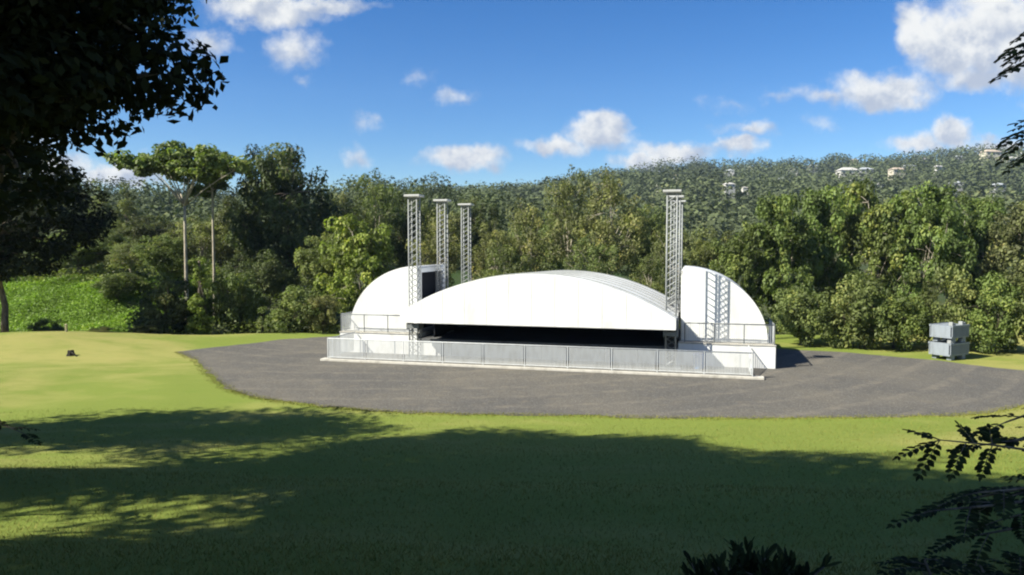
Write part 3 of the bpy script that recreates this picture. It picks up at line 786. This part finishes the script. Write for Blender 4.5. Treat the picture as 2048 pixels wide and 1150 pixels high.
for s in (-1, 1):
    for i, v in enumerate(TV):
        o = tw0 if first else copy_tree(tw0); first = False
        o.location = S2W(UC + s * 6.43, v, 0 if v < VB - .3 else DK_ + .001); o.rotation_euler = (0, 0, -TH)
        if v > VB: o.scale = (1, 1, (8.35 - DK_) / 8.35)
        tag(o, labs[(s, i)], 'tower', 'lattice towers of the stage')

# pavilions: half vaults with closed front, open to the stage
def pavilion(s, label):
    p = sroot('side_pavilion', UC, 37.0, DZ, label, 'pavilion', 'curved pavilions at the stage ends')
    ri, rx, rz, dp = 6.9, 4.0, 3.56, 4.2
    N_ = 28
    def prof(d): return [(s * (ri + (rx - d) * math.sin(math.pi / 2 * i / N_)), (rz - d) * math.cos(math.pi / 2 * i / N_)) for i in range(N_ + 1)]
    outer, inner = prof(0), prof(.10)
    MB().prism([(s * ri, .003)] + [(u, max(z, .003)) for u, z in outer], .0, .10).build('front_face', M_WHITE, p)
    # opening to the front face edge trim
    MB().prism(outer + inner[::-1], .101, dp).build('curved_roof', M_WHITE, p)
    MB().prism([(s * ri, .003)] + [(u, max(z, .003)) for u, z in prof(.11)], dp - .12, dp - .02).build('rear_face', M_WHITE, p)
    MB().box(*sorted((s * ri - .06, s * ri + .06)), .105, .42, .004, rz - .12).build('door_post', M_WHITE, p)
    MB().box(*sorted((s * ri - .06, s * ri + .06)), dp - .36, dp - .125, .004, rz - .12).build('door_post', M_WHITE, p)
    MB().box(*sorted((s * ri - .065, s * ri + .065)), .105, dp - .125, rz - .36, rz - .115).build('door_lintel', M_WHITE, p)
    MB().box(*sorted((s * (ri + .45), s * (ri + .5))), .2, dp - .3, .006, rz - .3).build('vault_shade_sheet', M_BLACK, p)  # dark sheet added in place of the shade inside the open vault
    MB().box(*sorted((s * ri - .05, s * ri + .0)), dp - 1.15, dp - 1.05, .004, rz - .365).build('mullion', M_GALV, p)
    # seams across the face
    sm = MB()
    for q in (1.0, 2.0, 3.0):
        zt = rz * math.sqrt(1 - (q / rx) ** 2)
        sm.box(s * (ri + q) - .006, s * (ri + q) + .006, -.004, -.001, .05, zt - .15)
    sm.build('face_seam', M_SEAM, p)
    return p
pavilion(-1, 'left white quarter-round pavilion with a dark doorway facing the towers')
pavilion(1, 'right white quarter-round pavilion striped by a tower shadow')
# railings on the pavilion decks
def bars(mb, a, b, z0, z1, step=.075, w=.011):
    a, b = Vector(a), Vector(b); L = (b - a).length; n = int(L / step); d = (b - a).normalized(); nn = Vector((-d.y, d.x, 0))
    for i in range(1, n):
        q = a + d * (L * i / n)
        c = [q - d * w - nn * .004, q + d * w - nn * .004, q + d * w + nn * .004, q - d * w + nn * .004]
        mb.add([(p.x, p.y, z0) for p in c] + [(p.x, p.y, z1) for p in c], [(0, 1, 5, 4), (1, 2, 6, 5), (2, 3, 7, 6), (3, 0, 4, 7), (4, 5, 6, 7)])
def railing(s, label):
    r = sroot('deck_railing', UC, VB, DZ, label, 'railing', 'railings on the pavilion decks')
    ue, ui = s * 11.14, s * 7.05
    runs = [((ui, .04), (ue, .04)), ((ue, .04), (ue, 2.9))]
    rl = MB(); lo = MB()
    for a, b in runs:
        A = (a[0], a[1]); B = (b[0], b[1])
        rl.tube([(*A, .94), (*B, .94)], .028, 8); lo.tube([(*A, .07), (*B, .07)], .02, 6)
    rl.build('handrail', M_GALV, r, smooth=True); lo.build('bottom_rail', M_GALV, r)
    for (u, v) in [(ui, .04), (ui + s * 1.36, .04), (ui + s * 2.73, .04), (ue, .04), (ue, 1.45), (ue, 2.9)]:
        MB().tube([(u, v, .002), (u, v, .965)], .03, 8).build('post', M_GALV, r)
    for a, b in runs:
        mb = MB(); bars(mb, (*a, 0), (*b, 0), .08, .92, .085, .010); mb.build('bar_infill', M_BAR, r)
railing(-1, 'grey barred railing on the left pavilion deck'); railing(1, 'grey barred railing on the right pavilion deck')
# fence on a kerb
U0, U1 = -18.15, 2.12
fn = sroot('barrier_fence', 0, VF, 0, 'long galvanised barred fence on a pale kerb along the stage front', 'fence')
MB().box(-18.5, 2.6, -.12, .35, 0.009, .115).build('kerb', M_CONC, fn, bevel=.012)
top_ = MB().tube([(U0, .05, 1.14), (U1, .05, 1.14)], .024, 8); top_.build('top_rail', M_BAR, fn, smooth=True)
MB().tube([(U0, .05, .2), (U1, .05, .2)], .02, 6).build('bottom_rail', M_BAR, fn)
nP = 11
for i in range(nP):
    u = U0 + (U1 - U0) * i / (nP - 1)
    MB().box(u - .022, u + .022, .03, .075, .131, 1.16).build('post', M_BAR, fn)
    if i < nP - 1:
        u2 = U0 + (U1 - U0) * (i + 1) / (nP - 1); mb = MB(); bars(mb, (u + .03, .05, 0), (u2 - .03, .05, 0), .19, 1.13, .062, .0165); mb.build('bar_panel', M_BAR, fn)
# returns at both ends
for u in (U0, U1):
    mb = MB(); bars(mb, (u, .09, 0), (u, 2.95, 0), .14, 1.10, .07, .018)
    if u == U1:
        mb = MB(); L = 2.9
        for i in range(1, 40):
            v = .1 + L * i / 40; zt = .2 + .85 * i / 40; mb.box(u - .012, u + .012, v - .006, v + .006, .02, zt)
        mb.tube([(u, .1, .2), (u, 3.0, 1.07)], .025, 6)
        mb.tube([(u, .1, .2), (u, 3.0, .12)], .02, 6)
        mb.build('sloping_end_panel', M_BAR, fn)
    else:
        mb.tube([(u, .09, 1.12), (u, 3.0, 1.12)], .024, 6); mb.build('end_panel', M_BAR, fn)
# blue tub behind the fence
bt = sroot('blue_tub', -.15, 35.55, .009, 'small blue plastic tub standing behind the fence at its right part', 'tub')
tb = MB(); pr = [(0, .20), (.02, .22), (.60, .27), (.66, .29), (.70, .29), (.70, .26), (.12, .2)]
sd = 18
for z, r0 in pr: tb.v += [(r0 * math.cos(2 * math.pi * j / sd), r0 * math.sin(2 * math.pi * j / sd), z) for j in range(sd)]
for i in range(len(pr) - 1):
    for j in range(sd): tb.f.append((i * sd + j, i * sd + (j + 1) % sd, (i + 1) * sd + (j + 1) % sd, (i + 1) * sd + j))
tb.f.append(tuple(range(sd))[::-1]); tb.f.append(tuple((len(pr) - 1) * sd + j for j in range(sd)))
tb.build('body', M_BLUE, bt, smooth=True)
MB().tube([(-.27, 0, .62), (-.2, 0, .80), (0, 0, .86), (.2, 0, .80), (.27, 0, .62)], .012, 6).build('handle', M_GALV, bt)

# ------------------------------------------------------------------ grey crates at the wood edge
cx, cy = onground(1897, 717)
def crate(z, label, tilt):
    c = empty('grey_crate', (cx, cy, z), tilt); tag(c, label, 'crate', 'grey crates stacked at the wood edge')
    W, D, Hh = .80, .55, .62
    z0 = .22
    b = MB(); b.box(-W, W, -D, D, z0, z0 + .07)
    b.build('floor', M_CRATE, c)
    for sx in (-1, 1):
        MB().box(*sorted((sx * (W - .06), sx * W)), -D + .061, D - .061, z0 + .072, z0 + Hh - .02).build('side_panel', M_CRATE, c)
    for sy in (-1, 1):
        sl = MB()
        for i in range(12):
            u = -W + .075 + (2 * W - .15) * i / 11; sl.box(u - .043, u + .043, sy * D - .02, sy * D + .02, z0 + .072, z0 + Hh - .08)
        sl.build('slat_panel', M_CRATE, c)
        MB().box(-W, W, sy * D - .035, sy * D + .035, z0 + Hh - .078, z0 + Hh + .02).build('top_rim', M_CRATE, c)
    for sx in (-1, 1):
        for sy in (-1, 1):
            MB().box(sx * .46 - .15, sx * .46 + .15, sy * .38 - .12, sy * .38 + .12, 0, z0 - .002).build('foot', M_CRATE, c, bevel=.01)
    lid = MB().box(-W + .04, W - .04, -D + .04, D - .04, z0 + Hh - .06, z0 + Hh); lid.build('lid', M_CRATE, c)
    for u in (-.60, -.42, .30, .50):
        lg = MB(); lg.box(u - .07, u + .07, -.5, -.3, z0 + Hh + .001, z0 + Hh + .13 + (.05 if u in (-.60, .30) else 0)); lg.build('lug', M_GALVL, c, bevel=.02)
crate(gz1(cx, cy) + .002, 'pale grey slatted crate on the grass, lower of the stacked pair', R(28)); crate(gz1(cx, cy) +   .002 + .90, 'pale grey slatted crate with white lugs, upper of the stacked pair', R(31))

# stump and marker on the lawn
sx_, sy_ = onground(141, 703, .25); sz_ = gz1(sx_, sy_)
stp = empty('tree_stump', (sx_, sy_, sz_)); stp.scale = (.72,) * 3; tag(stp, 'small dark stump sitting alone on the lawn crest', 'stump')
r5 = np.random.default_rng(2)
sb = MB(); prf = [(-.1, .34), (.06, .27), (.2, .22), (.34, .20), (.40, .17)]
for z, r0 in prf: sb.v += [(r0 * (1 + .22 * math.sin(3 * a + z) + .1 * r5.uniform(-1, 1)) * math.cos(a), r0 * (1 + .2 * math.sin(5 * a)) * math.sin(a), z + .03 * r5.uniform(-1, 1)) for a in [2 * math.pi * j / 16 for j in range(16)]]
for i in range(len(prf) - 1):
    for j in range(16): sb.f.append((i * 16 + j, i * 16 + (j + 1) % 16, (i + 1) * 16 + (j + 1) % 16, (i + 1) * 16 + j))
sb.f.append(tuple(4 * 16 + j for j in range(16))); sb.build('body', M_STUMP, stp, smooth=True)
rt = MB(); rt.tube([(.1, -.1, .3), (.3, -.22, .18), (.6, -.34, .02)], [.07, .05, .03], 6); rt.build('root', M_STUMP, stp)
mx_, my_ = onground(133, 672, .3)
mk = empty('marker_post', (mx_, my_, gz1(mx_, my_))); tag(mk, 'short pale marker post at the crest of the lawn', 'post')
MB().box(-.06, .06, -.06, .06, -.1, .42).build('post_shaft', M_STRAW, mk, bevel=.01); MB().add([(-.08, -.08, .421), (.08, -.08, .421), (.08, .08, .421), (-.08, .08, .421), (0, 0, .50)], [(0, 3, 2, 1), (0, 1, 4), (1, 2, 4), (2, 3, 4), (3, 0, 4)]).build('cap', M_STRAW, mk)

# ------------------------------------------------------------------ near trees
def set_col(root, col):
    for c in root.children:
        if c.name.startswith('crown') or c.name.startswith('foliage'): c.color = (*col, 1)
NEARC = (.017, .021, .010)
def near_tree(name, x, y, H, env, ncl, per, L, clr, seed, label, col=NEARC, trad=.35, fork=.4, **kw):
    o = grow(name, seed, H, env, ncl, per, L, clr, fork, trad, 9, leafm=M_NEARLEAF, **kw)
    o.location = (x, y, gz1(x, y)); set_col(o, col); tag(o, label, 'tree'); return o
# A: big shade tree whose boughs fill the upper left
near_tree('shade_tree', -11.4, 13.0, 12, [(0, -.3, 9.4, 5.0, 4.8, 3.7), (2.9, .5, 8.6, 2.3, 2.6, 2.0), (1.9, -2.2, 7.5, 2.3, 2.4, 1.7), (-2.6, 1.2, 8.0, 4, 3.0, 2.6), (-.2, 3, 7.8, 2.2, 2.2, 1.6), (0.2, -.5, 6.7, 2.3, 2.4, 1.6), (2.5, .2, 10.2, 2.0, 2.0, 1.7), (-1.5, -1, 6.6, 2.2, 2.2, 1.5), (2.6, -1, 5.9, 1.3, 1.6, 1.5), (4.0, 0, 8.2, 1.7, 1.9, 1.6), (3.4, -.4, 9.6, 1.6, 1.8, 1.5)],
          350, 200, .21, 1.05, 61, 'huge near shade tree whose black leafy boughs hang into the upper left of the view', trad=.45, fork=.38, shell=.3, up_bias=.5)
# B: thin-trunked tree at the left border, its shade put into the leaf colour
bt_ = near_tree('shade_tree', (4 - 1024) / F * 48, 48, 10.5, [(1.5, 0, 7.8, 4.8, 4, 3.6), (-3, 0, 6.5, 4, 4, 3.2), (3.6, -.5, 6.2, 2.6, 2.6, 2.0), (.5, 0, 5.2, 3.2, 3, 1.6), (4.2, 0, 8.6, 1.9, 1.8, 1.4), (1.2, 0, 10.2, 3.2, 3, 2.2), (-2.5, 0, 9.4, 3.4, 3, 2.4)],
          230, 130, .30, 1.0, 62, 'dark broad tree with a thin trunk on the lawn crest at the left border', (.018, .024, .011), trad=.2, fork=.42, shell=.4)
# shade trees beside and behind the viewpoint, whose shadows lie on the lawn
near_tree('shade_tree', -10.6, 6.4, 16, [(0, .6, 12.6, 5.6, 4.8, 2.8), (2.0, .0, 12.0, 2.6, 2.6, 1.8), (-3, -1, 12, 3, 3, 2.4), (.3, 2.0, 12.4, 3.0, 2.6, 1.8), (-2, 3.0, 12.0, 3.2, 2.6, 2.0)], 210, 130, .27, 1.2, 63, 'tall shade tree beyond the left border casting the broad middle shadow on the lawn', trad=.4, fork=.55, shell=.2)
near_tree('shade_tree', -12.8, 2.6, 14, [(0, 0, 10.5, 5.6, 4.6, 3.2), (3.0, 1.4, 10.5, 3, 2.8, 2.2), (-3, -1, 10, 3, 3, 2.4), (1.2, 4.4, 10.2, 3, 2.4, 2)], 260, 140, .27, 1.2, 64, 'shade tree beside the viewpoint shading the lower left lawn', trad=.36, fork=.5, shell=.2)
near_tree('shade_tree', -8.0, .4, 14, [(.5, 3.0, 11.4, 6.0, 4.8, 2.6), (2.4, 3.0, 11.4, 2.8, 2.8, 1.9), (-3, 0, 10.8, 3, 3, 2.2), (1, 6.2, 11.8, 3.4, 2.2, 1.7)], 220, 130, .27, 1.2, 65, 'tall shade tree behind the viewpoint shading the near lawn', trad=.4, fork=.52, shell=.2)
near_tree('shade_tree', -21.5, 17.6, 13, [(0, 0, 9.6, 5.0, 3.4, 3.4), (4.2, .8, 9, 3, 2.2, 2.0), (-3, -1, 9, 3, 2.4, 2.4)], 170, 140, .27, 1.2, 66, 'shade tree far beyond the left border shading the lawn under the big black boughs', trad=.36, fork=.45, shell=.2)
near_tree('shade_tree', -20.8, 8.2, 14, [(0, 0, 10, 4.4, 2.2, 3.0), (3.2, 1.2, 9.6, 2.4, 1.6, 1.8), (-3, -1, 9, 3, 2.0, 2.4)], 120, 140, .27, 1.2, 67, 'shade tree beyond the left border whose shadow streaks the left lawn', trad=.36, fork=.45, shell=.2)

# ------------------------------------------------------------------ feathery near plants
def leaflet(mb, base, d, nrm, L, W):
    """pointed oval leaflet, 6 outline points with a raised midrib fold"""
    d = d.normalized(); s = nrm.cross(d).normalized(); up = d.cross(s) * -1
    prof = [(0, .0), (.28, .40), (.6, .5), (.86, .28), (1.0, 0.0)]
    mid = [base + d * L * t for t, w in prof]
    lft = [base + d * L * t + s * W * w + nrm * W * .18 for t, w in prof[1:4]]; rgt = [base + d * L * t - s * W * w + nrm * W * .18 for t, w in prof[1:4]]
    b = len(mb.v); mb.v += [tuple(p) for p in mid + lft + rgt]
    # indices: mid 0-4, left 5-7, right 8-10
    mb.f += [(b, b + 1, b + 5), (b + 1, b + 2, b + 6, b + 5), (b + 2, b + 3, b + 7, b + 6), (b + 3, b + 4, b + 7), (b, b + 8, b + 1), (b + 1, b + 8, b + 9, b + 2), (b + 2, b + 9, b + 10, b + 3), (b + 3, b + 10, b + 4)]
def pinna(mb, st, r, a, d, L, nl, ll, sag=.25):
    """one leafy rachis from a along d"""
    d = Vector(d).normalized(); pts = [Vector(a)]; cur = Vector(a); dd = d.copy()
    for i in range(nl):
        dd = (dd + Vector((0, 0, -sag / nl))).normalized(); cur = cur + dd * (L / nl); pts.append(cur.copy())
    st.tube(pts, [.006 * (1 - .7 * i / nl) for i in range(nl + 1)], 4)
    side = dd.cross(Vector((0, 0, 1)))
    side = side.normalized() if side.length > .05 else Vector((1, 0, 0))
    for i in range(1, nl + 1):
        t = i / nl; s_ = ll * (.75 + .5 * math.sin(math.pi * min(1, t * 1.05))) * r.uniform(.85, 1.15)
        ax = (pts[i] - pts[i - 1]).normalized(); nrm = ax.cross(side).normalized() * -1
        for q in (-1, 1):
            dr = (side * q + ax * .55 + Vector((0, 0, r.uniform(-.35, .1)))).normalized()
            leaflet(mb, pts[i], dr, (nrm + Vector((r.uniform(-.3, .3), r.uniform(-.3, .3), r.uniform(-.3, .3)))).normalized(), s_ * 1.08, s_ * .60)
    leaflet(mb, pts[-1], (pts[-1] - pts[-2]), Vector((0, 0, 1)), ll, ll * .48)
    return pts
def bough(fm, sm, r, pts, rad, npin, Lp, nl, ll, start=.25, sag=.3):
    """a woody bough with leafy rachises alternately on both sides"""
    P = bez(*pts, n=9) if len(pts) == 3 else [Vector(p) for p in pts]
    sm.tube(P, [rad * (1 - .75 * i / (len(P) - 1)) for i in range(len(P))], 6)
    for i in range(npin):
        t = start + (1 - start) * i / max(1, npin - 1); q = t * (len(P) - 1); j = min(int(q), len(P) - 2); a = P[j].lerp(P[j + 1], q - j)
        ax = (P[j + 1] - P[j]).normalized(); side = ax.cross(Vector((0, 0, 1))).normalized() * (1 if i % 2 else -1)
        d = ax * r.uniform(.5, 1.0) + side * r.uniform(.5, 1.0) + Vector((0, 0, r.uniform(-.25, .35)))
        if i == npin - 1: d = ax
        pinna(fm, sm, r, a, d, Lp * r.uniform(.75, 1.15), nl, ll, sag)
def near_plant(name, x, y, label, cat, builder, seed, col, stemm=None):
    o = empty(name, (0, 0, 0)); r = random.Random(seed); fm, sm = MB(), MB()
    builder(fm, sm, r)
    z = gz1(x, y); off = Vector((x, y, z)); o.location = off
    fm.v = [tuple(Vector(p) - off) for p in fm.v]; sm.v = [tuple(Vector(p) - off) for p in sm.v]
    c = fm.build('foliage', M_NEARLEAF, o); sm.build('stem', stemm or M_BARK, o, smooth=True)
    a = c.data.attributes.new('tint', 'FLOAT', 'FACE'); vals = [0.0] * len(c.data.polygons)
    for i in range(0, len(vals), 8):
        t = r.uniform(.1, .9)
        for j in range(i, min(i + 8, len(vals))): vals[j] = t
    a.data.foreach_set('value', vals)
    c.color = (*col, 1); tag(o, label, cat); return o
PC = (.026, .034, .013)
def right_tree(fm, sm, r):
    tx, ty = 6.6, 6.4; z0 = gz1(tx, ty)
    tp = [Vector((tx, ty, z0 - .2)), Vector((tx + .05, ty, z0 + 1.4)), Vector((tx - .1, ty + .1, z0 + 3)), Vector((tx, ty, z0 + 4.6)), Vector((tx + .15, ty, z0 + 6))]
    sm.tube(tp, [.13, .11, .09, .07, .04], 8)
    def B(px0, py0, px1, py1, Y, h, npin=7, Lp=.5, nl=8, ll=.085, sag=.3, start=.4):
        e = spot(px1, py1, Y); s_ = spot(px0, py0, Y + .2); root = Vector((tx, ty, s_.z + .3)); root.z = min(max(root.z, z0 + .3), z0 + 5.8)
        bough(fm, sm, r, [root, s_ + Vector((0, 0, h)), e], .028, npin, Lp, nl, ll, start, sag)
    B(2190, 60, 2065, 95, 6.6, .1, 7, .34, 6, .075); B(2180, 20, 2070, 55, 6.9, .1, 6, .3, 6, .07)
    B(2180, 110, 2060, 125, 6.4, .1, 8, .34, 6, .085); B(2180, 50, 2062, 80, 6.5, .1, 8, .32, 6, .085); B(2190, 220, 2062, 255, 6.4, .1, 8, .32, 6, .085); B(2200, 200, 2058, 270, 6.5, .2, 8, .34, 6, .075); B(2200, 240, 2068, 300, 6.8, .1, 6, .3, 6, .07)
    B(2150, 800, 2010, 845, 6.4, .05, 7, .3, 6, .075); B(2200, 850, 2045, 875, 6.8, .1, 6, .3, 6, .07)
    B(2120, 880, 1965, 890, 6.2, .05, 4, .3, 7, .065, .1, .7)
    # the long feathery spray in front of the sunlit grass
    a0 = spot(2090, 905, 6.0); a1 = spot(1985, 890, 6.0); a2 = spot(1880, 880, 6.0)
    sm.tube([Vector((tx, ty, a0.z + .1)), a0, a1, a2], [.02, .012, .009, .005], 5)
    for (p, d, L_) in ((a2, (-1, 0, -.28), .36), (a2, (-.55, -.2, -.62), .34), (a1.lerp(a2, .5), (-.55, -.25, -.75), .30), (a1, (-.45, -.2, -.8), .26), (a2, (-.6, .3, .25), .22), (a1.lerp(a2, .35), (-.2, .3, .45), .16), (a1, (.1, .3, .4), .14)):
        pinna(fm, sm, r, p, d, L_, 7, .068, .25)
    for (x0, y0, x1, y1) in ((2200, 960, 1900, 1005), (2200, 980, 1960, 985), (2200, 1010, 1880, 1020), (2180, 1040, 1930, 1075), (2200, 1000, 2000, 1040), (2200, 960, 2030, 990)):
        B(x0, y0, x1, y1, 5.8 + r.uniform(-.3, .5), .05, 8, .40, 8, .066, .4, .35)
near_plant('feathery_tree', 6.6, 6.4, 'near feathery-leaved tree leaning in from the right border', 'tree', right_tree, 71, PC)
def low_shrub(fm, sm, r):
    for (px, py, Y, nfr, L_) in ((1500, 1172, 6.3, 13, .34), (1595, 1178, 6.2, 12, .32), (1405, 1180, 6.4, 12, .30), (1545, 1168, 6.0, 10, .26), (1455, 1180, 6.1, 11, .28)):
        top = spot(px, py, Y); z0 = gz1(top.x, top.y)
        sm.tube([(top.x, top.y, z0 - .1), (top.x + .03, top.y, (z0 + top.z) / 2), tuple(top)], [.03, .025, .02], 6)
        for i in range(nfr):
            a = 2 * math.pi * i / nfr + r.uniform(-.2, .2); el = r.uniform(.15, 1.3)
            d = Vector((math.cos(a) * math.cos(el), math.sin(a) * math.cos(el), math.sin(el)))
            L0 = L_ * r.uniform(.5, 1.9); p = top + d * L0 * .5
            sm.tube([top, p], [.010, .006], 4)
            for q in range(9):
                dd = (d + Vector((r.uniform(-.7, .7), r.uniform(-.7, .7), r.uniform(-.4, .5)))).normalized()
                leaflet(fm, top.lerp(p, r.uniform(.25, 1)), dd, Vector((r.uniform(-.5, .5), r.uniform(-.5, .5), 1)).normalized(), L_ * r.uniform(.35, .55), L_ * r.uniform(.10, .16))
shr_p = spot(1500, 1140, 6.3)
near_plant('broadleaf_shrub', shr_p.x, shr_p.y, 'dark near shrub with upright pointed leaves at the bottom edge', 'shrub', low_shrub, 72, PC)
def corner_shrub(fm, sm, r):
    for (px, py, Y) in ((1960, 1130, 6.0), (1850, 1120, 5.9), (2040, 1120, 6.3)):
        top = spot(px, py, Y); z0 = gz1(top.x, top.y)
        sm.tube([(top.x + .1, top.y, z0 - .1), (top.x + .08, top.y, (z0 + top.z) / 2), tuple(top)], [.02, .016, .01], 5)
        for i in range(9):
            a = 2 * math.pi * i / 9 + r.uniform(-.3, .3)
            pinna(fm, sm, r, top + Vector((0, 0, r.uniform(-.2, .02))), (math.cos(a), math.sin(a), r.uniform(-.15, .4)), r.uniform(.28, .46), 7, .075, .5)
cs_p = spot(1880, 1125, 6.0)
near_plant('feathery_shrub', cs_p.x, cs_p.y, 'low dark feathery shrub in the bottom right corner', 'shrub', corner_shrub, 73, PC)
def left_twig(fm, sm, r):
    tx, ty = -8.6, 10.6; z0 = gz1(tx, ty)
    a = spot(-60, 842, 10.4); b = spot(45, 866, 10.0)
    sm.tube([(tx, ty, z0 - .1), (tx, ty, z0 + 1.1), (a.x - .3, a.y, a.z + .2)], [.05, .04, .025], 6)
    bough(fm, sm, r, [Vector((a.x - .3, a.y, a.z + .2)), a + Vector((0, 0, .15)), b], .02, 8, .30, 6, .08, .2, .3)
near_plant('leafy_sapling', -8.6, 10.6, 'dark sapling twig poking in low at the left border over the lawn', 'sapling', left_twig, 74, PC)

# ------------------------------------------------------------------ grass blades
def blades(n, xs, ys, h, seed, edge=False):
    r = np.random.default_rng(seed)
    if edge:
        P = np.array(G0); Q = np.roll(P, -1, 0); i = r.integers(0, 21, n); t = r.random((n, 1))
        q = P[i] + (Q[i] - P[i]) * t + r.normal(size=(n, 2)) * .16; x, y = q[:, 0], q[:, 1]
    else:
        y = ys[0] + (ys[1] - ys[0]) * r.random(n) ** 1.5; x = (r.random(n) * 2 - 1) * (y * .78 + .5)
        keep = sdist(x, y, G0) > .1; x, y = x[keep], y[keep]
    n = len(x); z = gz(x, y) - .01
    a = r.uniform(0, 6.28, n); w = r.uniform(.004, .009, n) * (2.2 if edge else 1); hh = h * r.uniform(.5, 1.5, n)
    b = np.stack([x, y, z], 1); s = np.stack([np.cos(a) * w, np.sin(a) * w, np.zeros(n)], 1)
    tip = b + np.stack([r.normal(size=n) * hh * .6, r.normal(size=n) * hh * .6, hh], 1)
    v = np.stack([b - s, b + s, tip], 1).reshape(-1, 3)
    return npmesh('grass', v, np.arange(n * 3).reshape(n, 3), r.random(n))
gr = link('grass', blades(90000, None, (5.5, 26), .055, 5), M_BLADE); tag(gr, 'short grass blades of the near lawn', 'grass', kind='stuff')
ge = link('grass_fringe', blades(16000, None, None, .045, 6, True), M_BLADE); tag(ge, 'ragged grass fringe along the gravel edge', 'grass', kind='stuff')

# ------------------------------------------------------------------ air
HAZE = 0.00013
if HAZE:
    hz = MB().box(-1700, 1700, -60, 1250, -20, 260).build('haze', None)
    tag(hz, 'thin blue air between the yard and the far hill', 'haze', kind='stuff')
    m, k, out = mat('air'); pv = k.new('ShaderNodeVolumePrincipled')
    pv.inputs['Color'].default_value = (.55, .72, 1.0, 1); pv.inputs['Density'].default_value = HAZE; pv.inputs['Anisotropy'].default_value = 0.0
    k.l.new(pv.outputs[0], out.inputs['Volume']); hz.data.materials.append(m)

# ------------------------------------------------------------------ render settings
scene.view_settings.view_transform = 'Standard'; scene.view_settings.look = 'None'
scene.view_settings.gamma = 1.0; scene.view_settings.exposure = 1.2
c = scene.cycles
c.max_bounces = 6; c.diffuse_bounces = 3; c.glossy_bounces = 2; c.transmission_bounces = 3; c.transparent_max_bounces = 4; c.volume_bounces = 0
c.volume_step_rate = 4; c.use_denoising = True; c.sample_clamp_indirect = 4
scene.render.film_transparent = False
scene.render.filter_size = 1.7 if hasattr(scene.render, 'filter_size') else 1.5
c.filter_width = 2.1
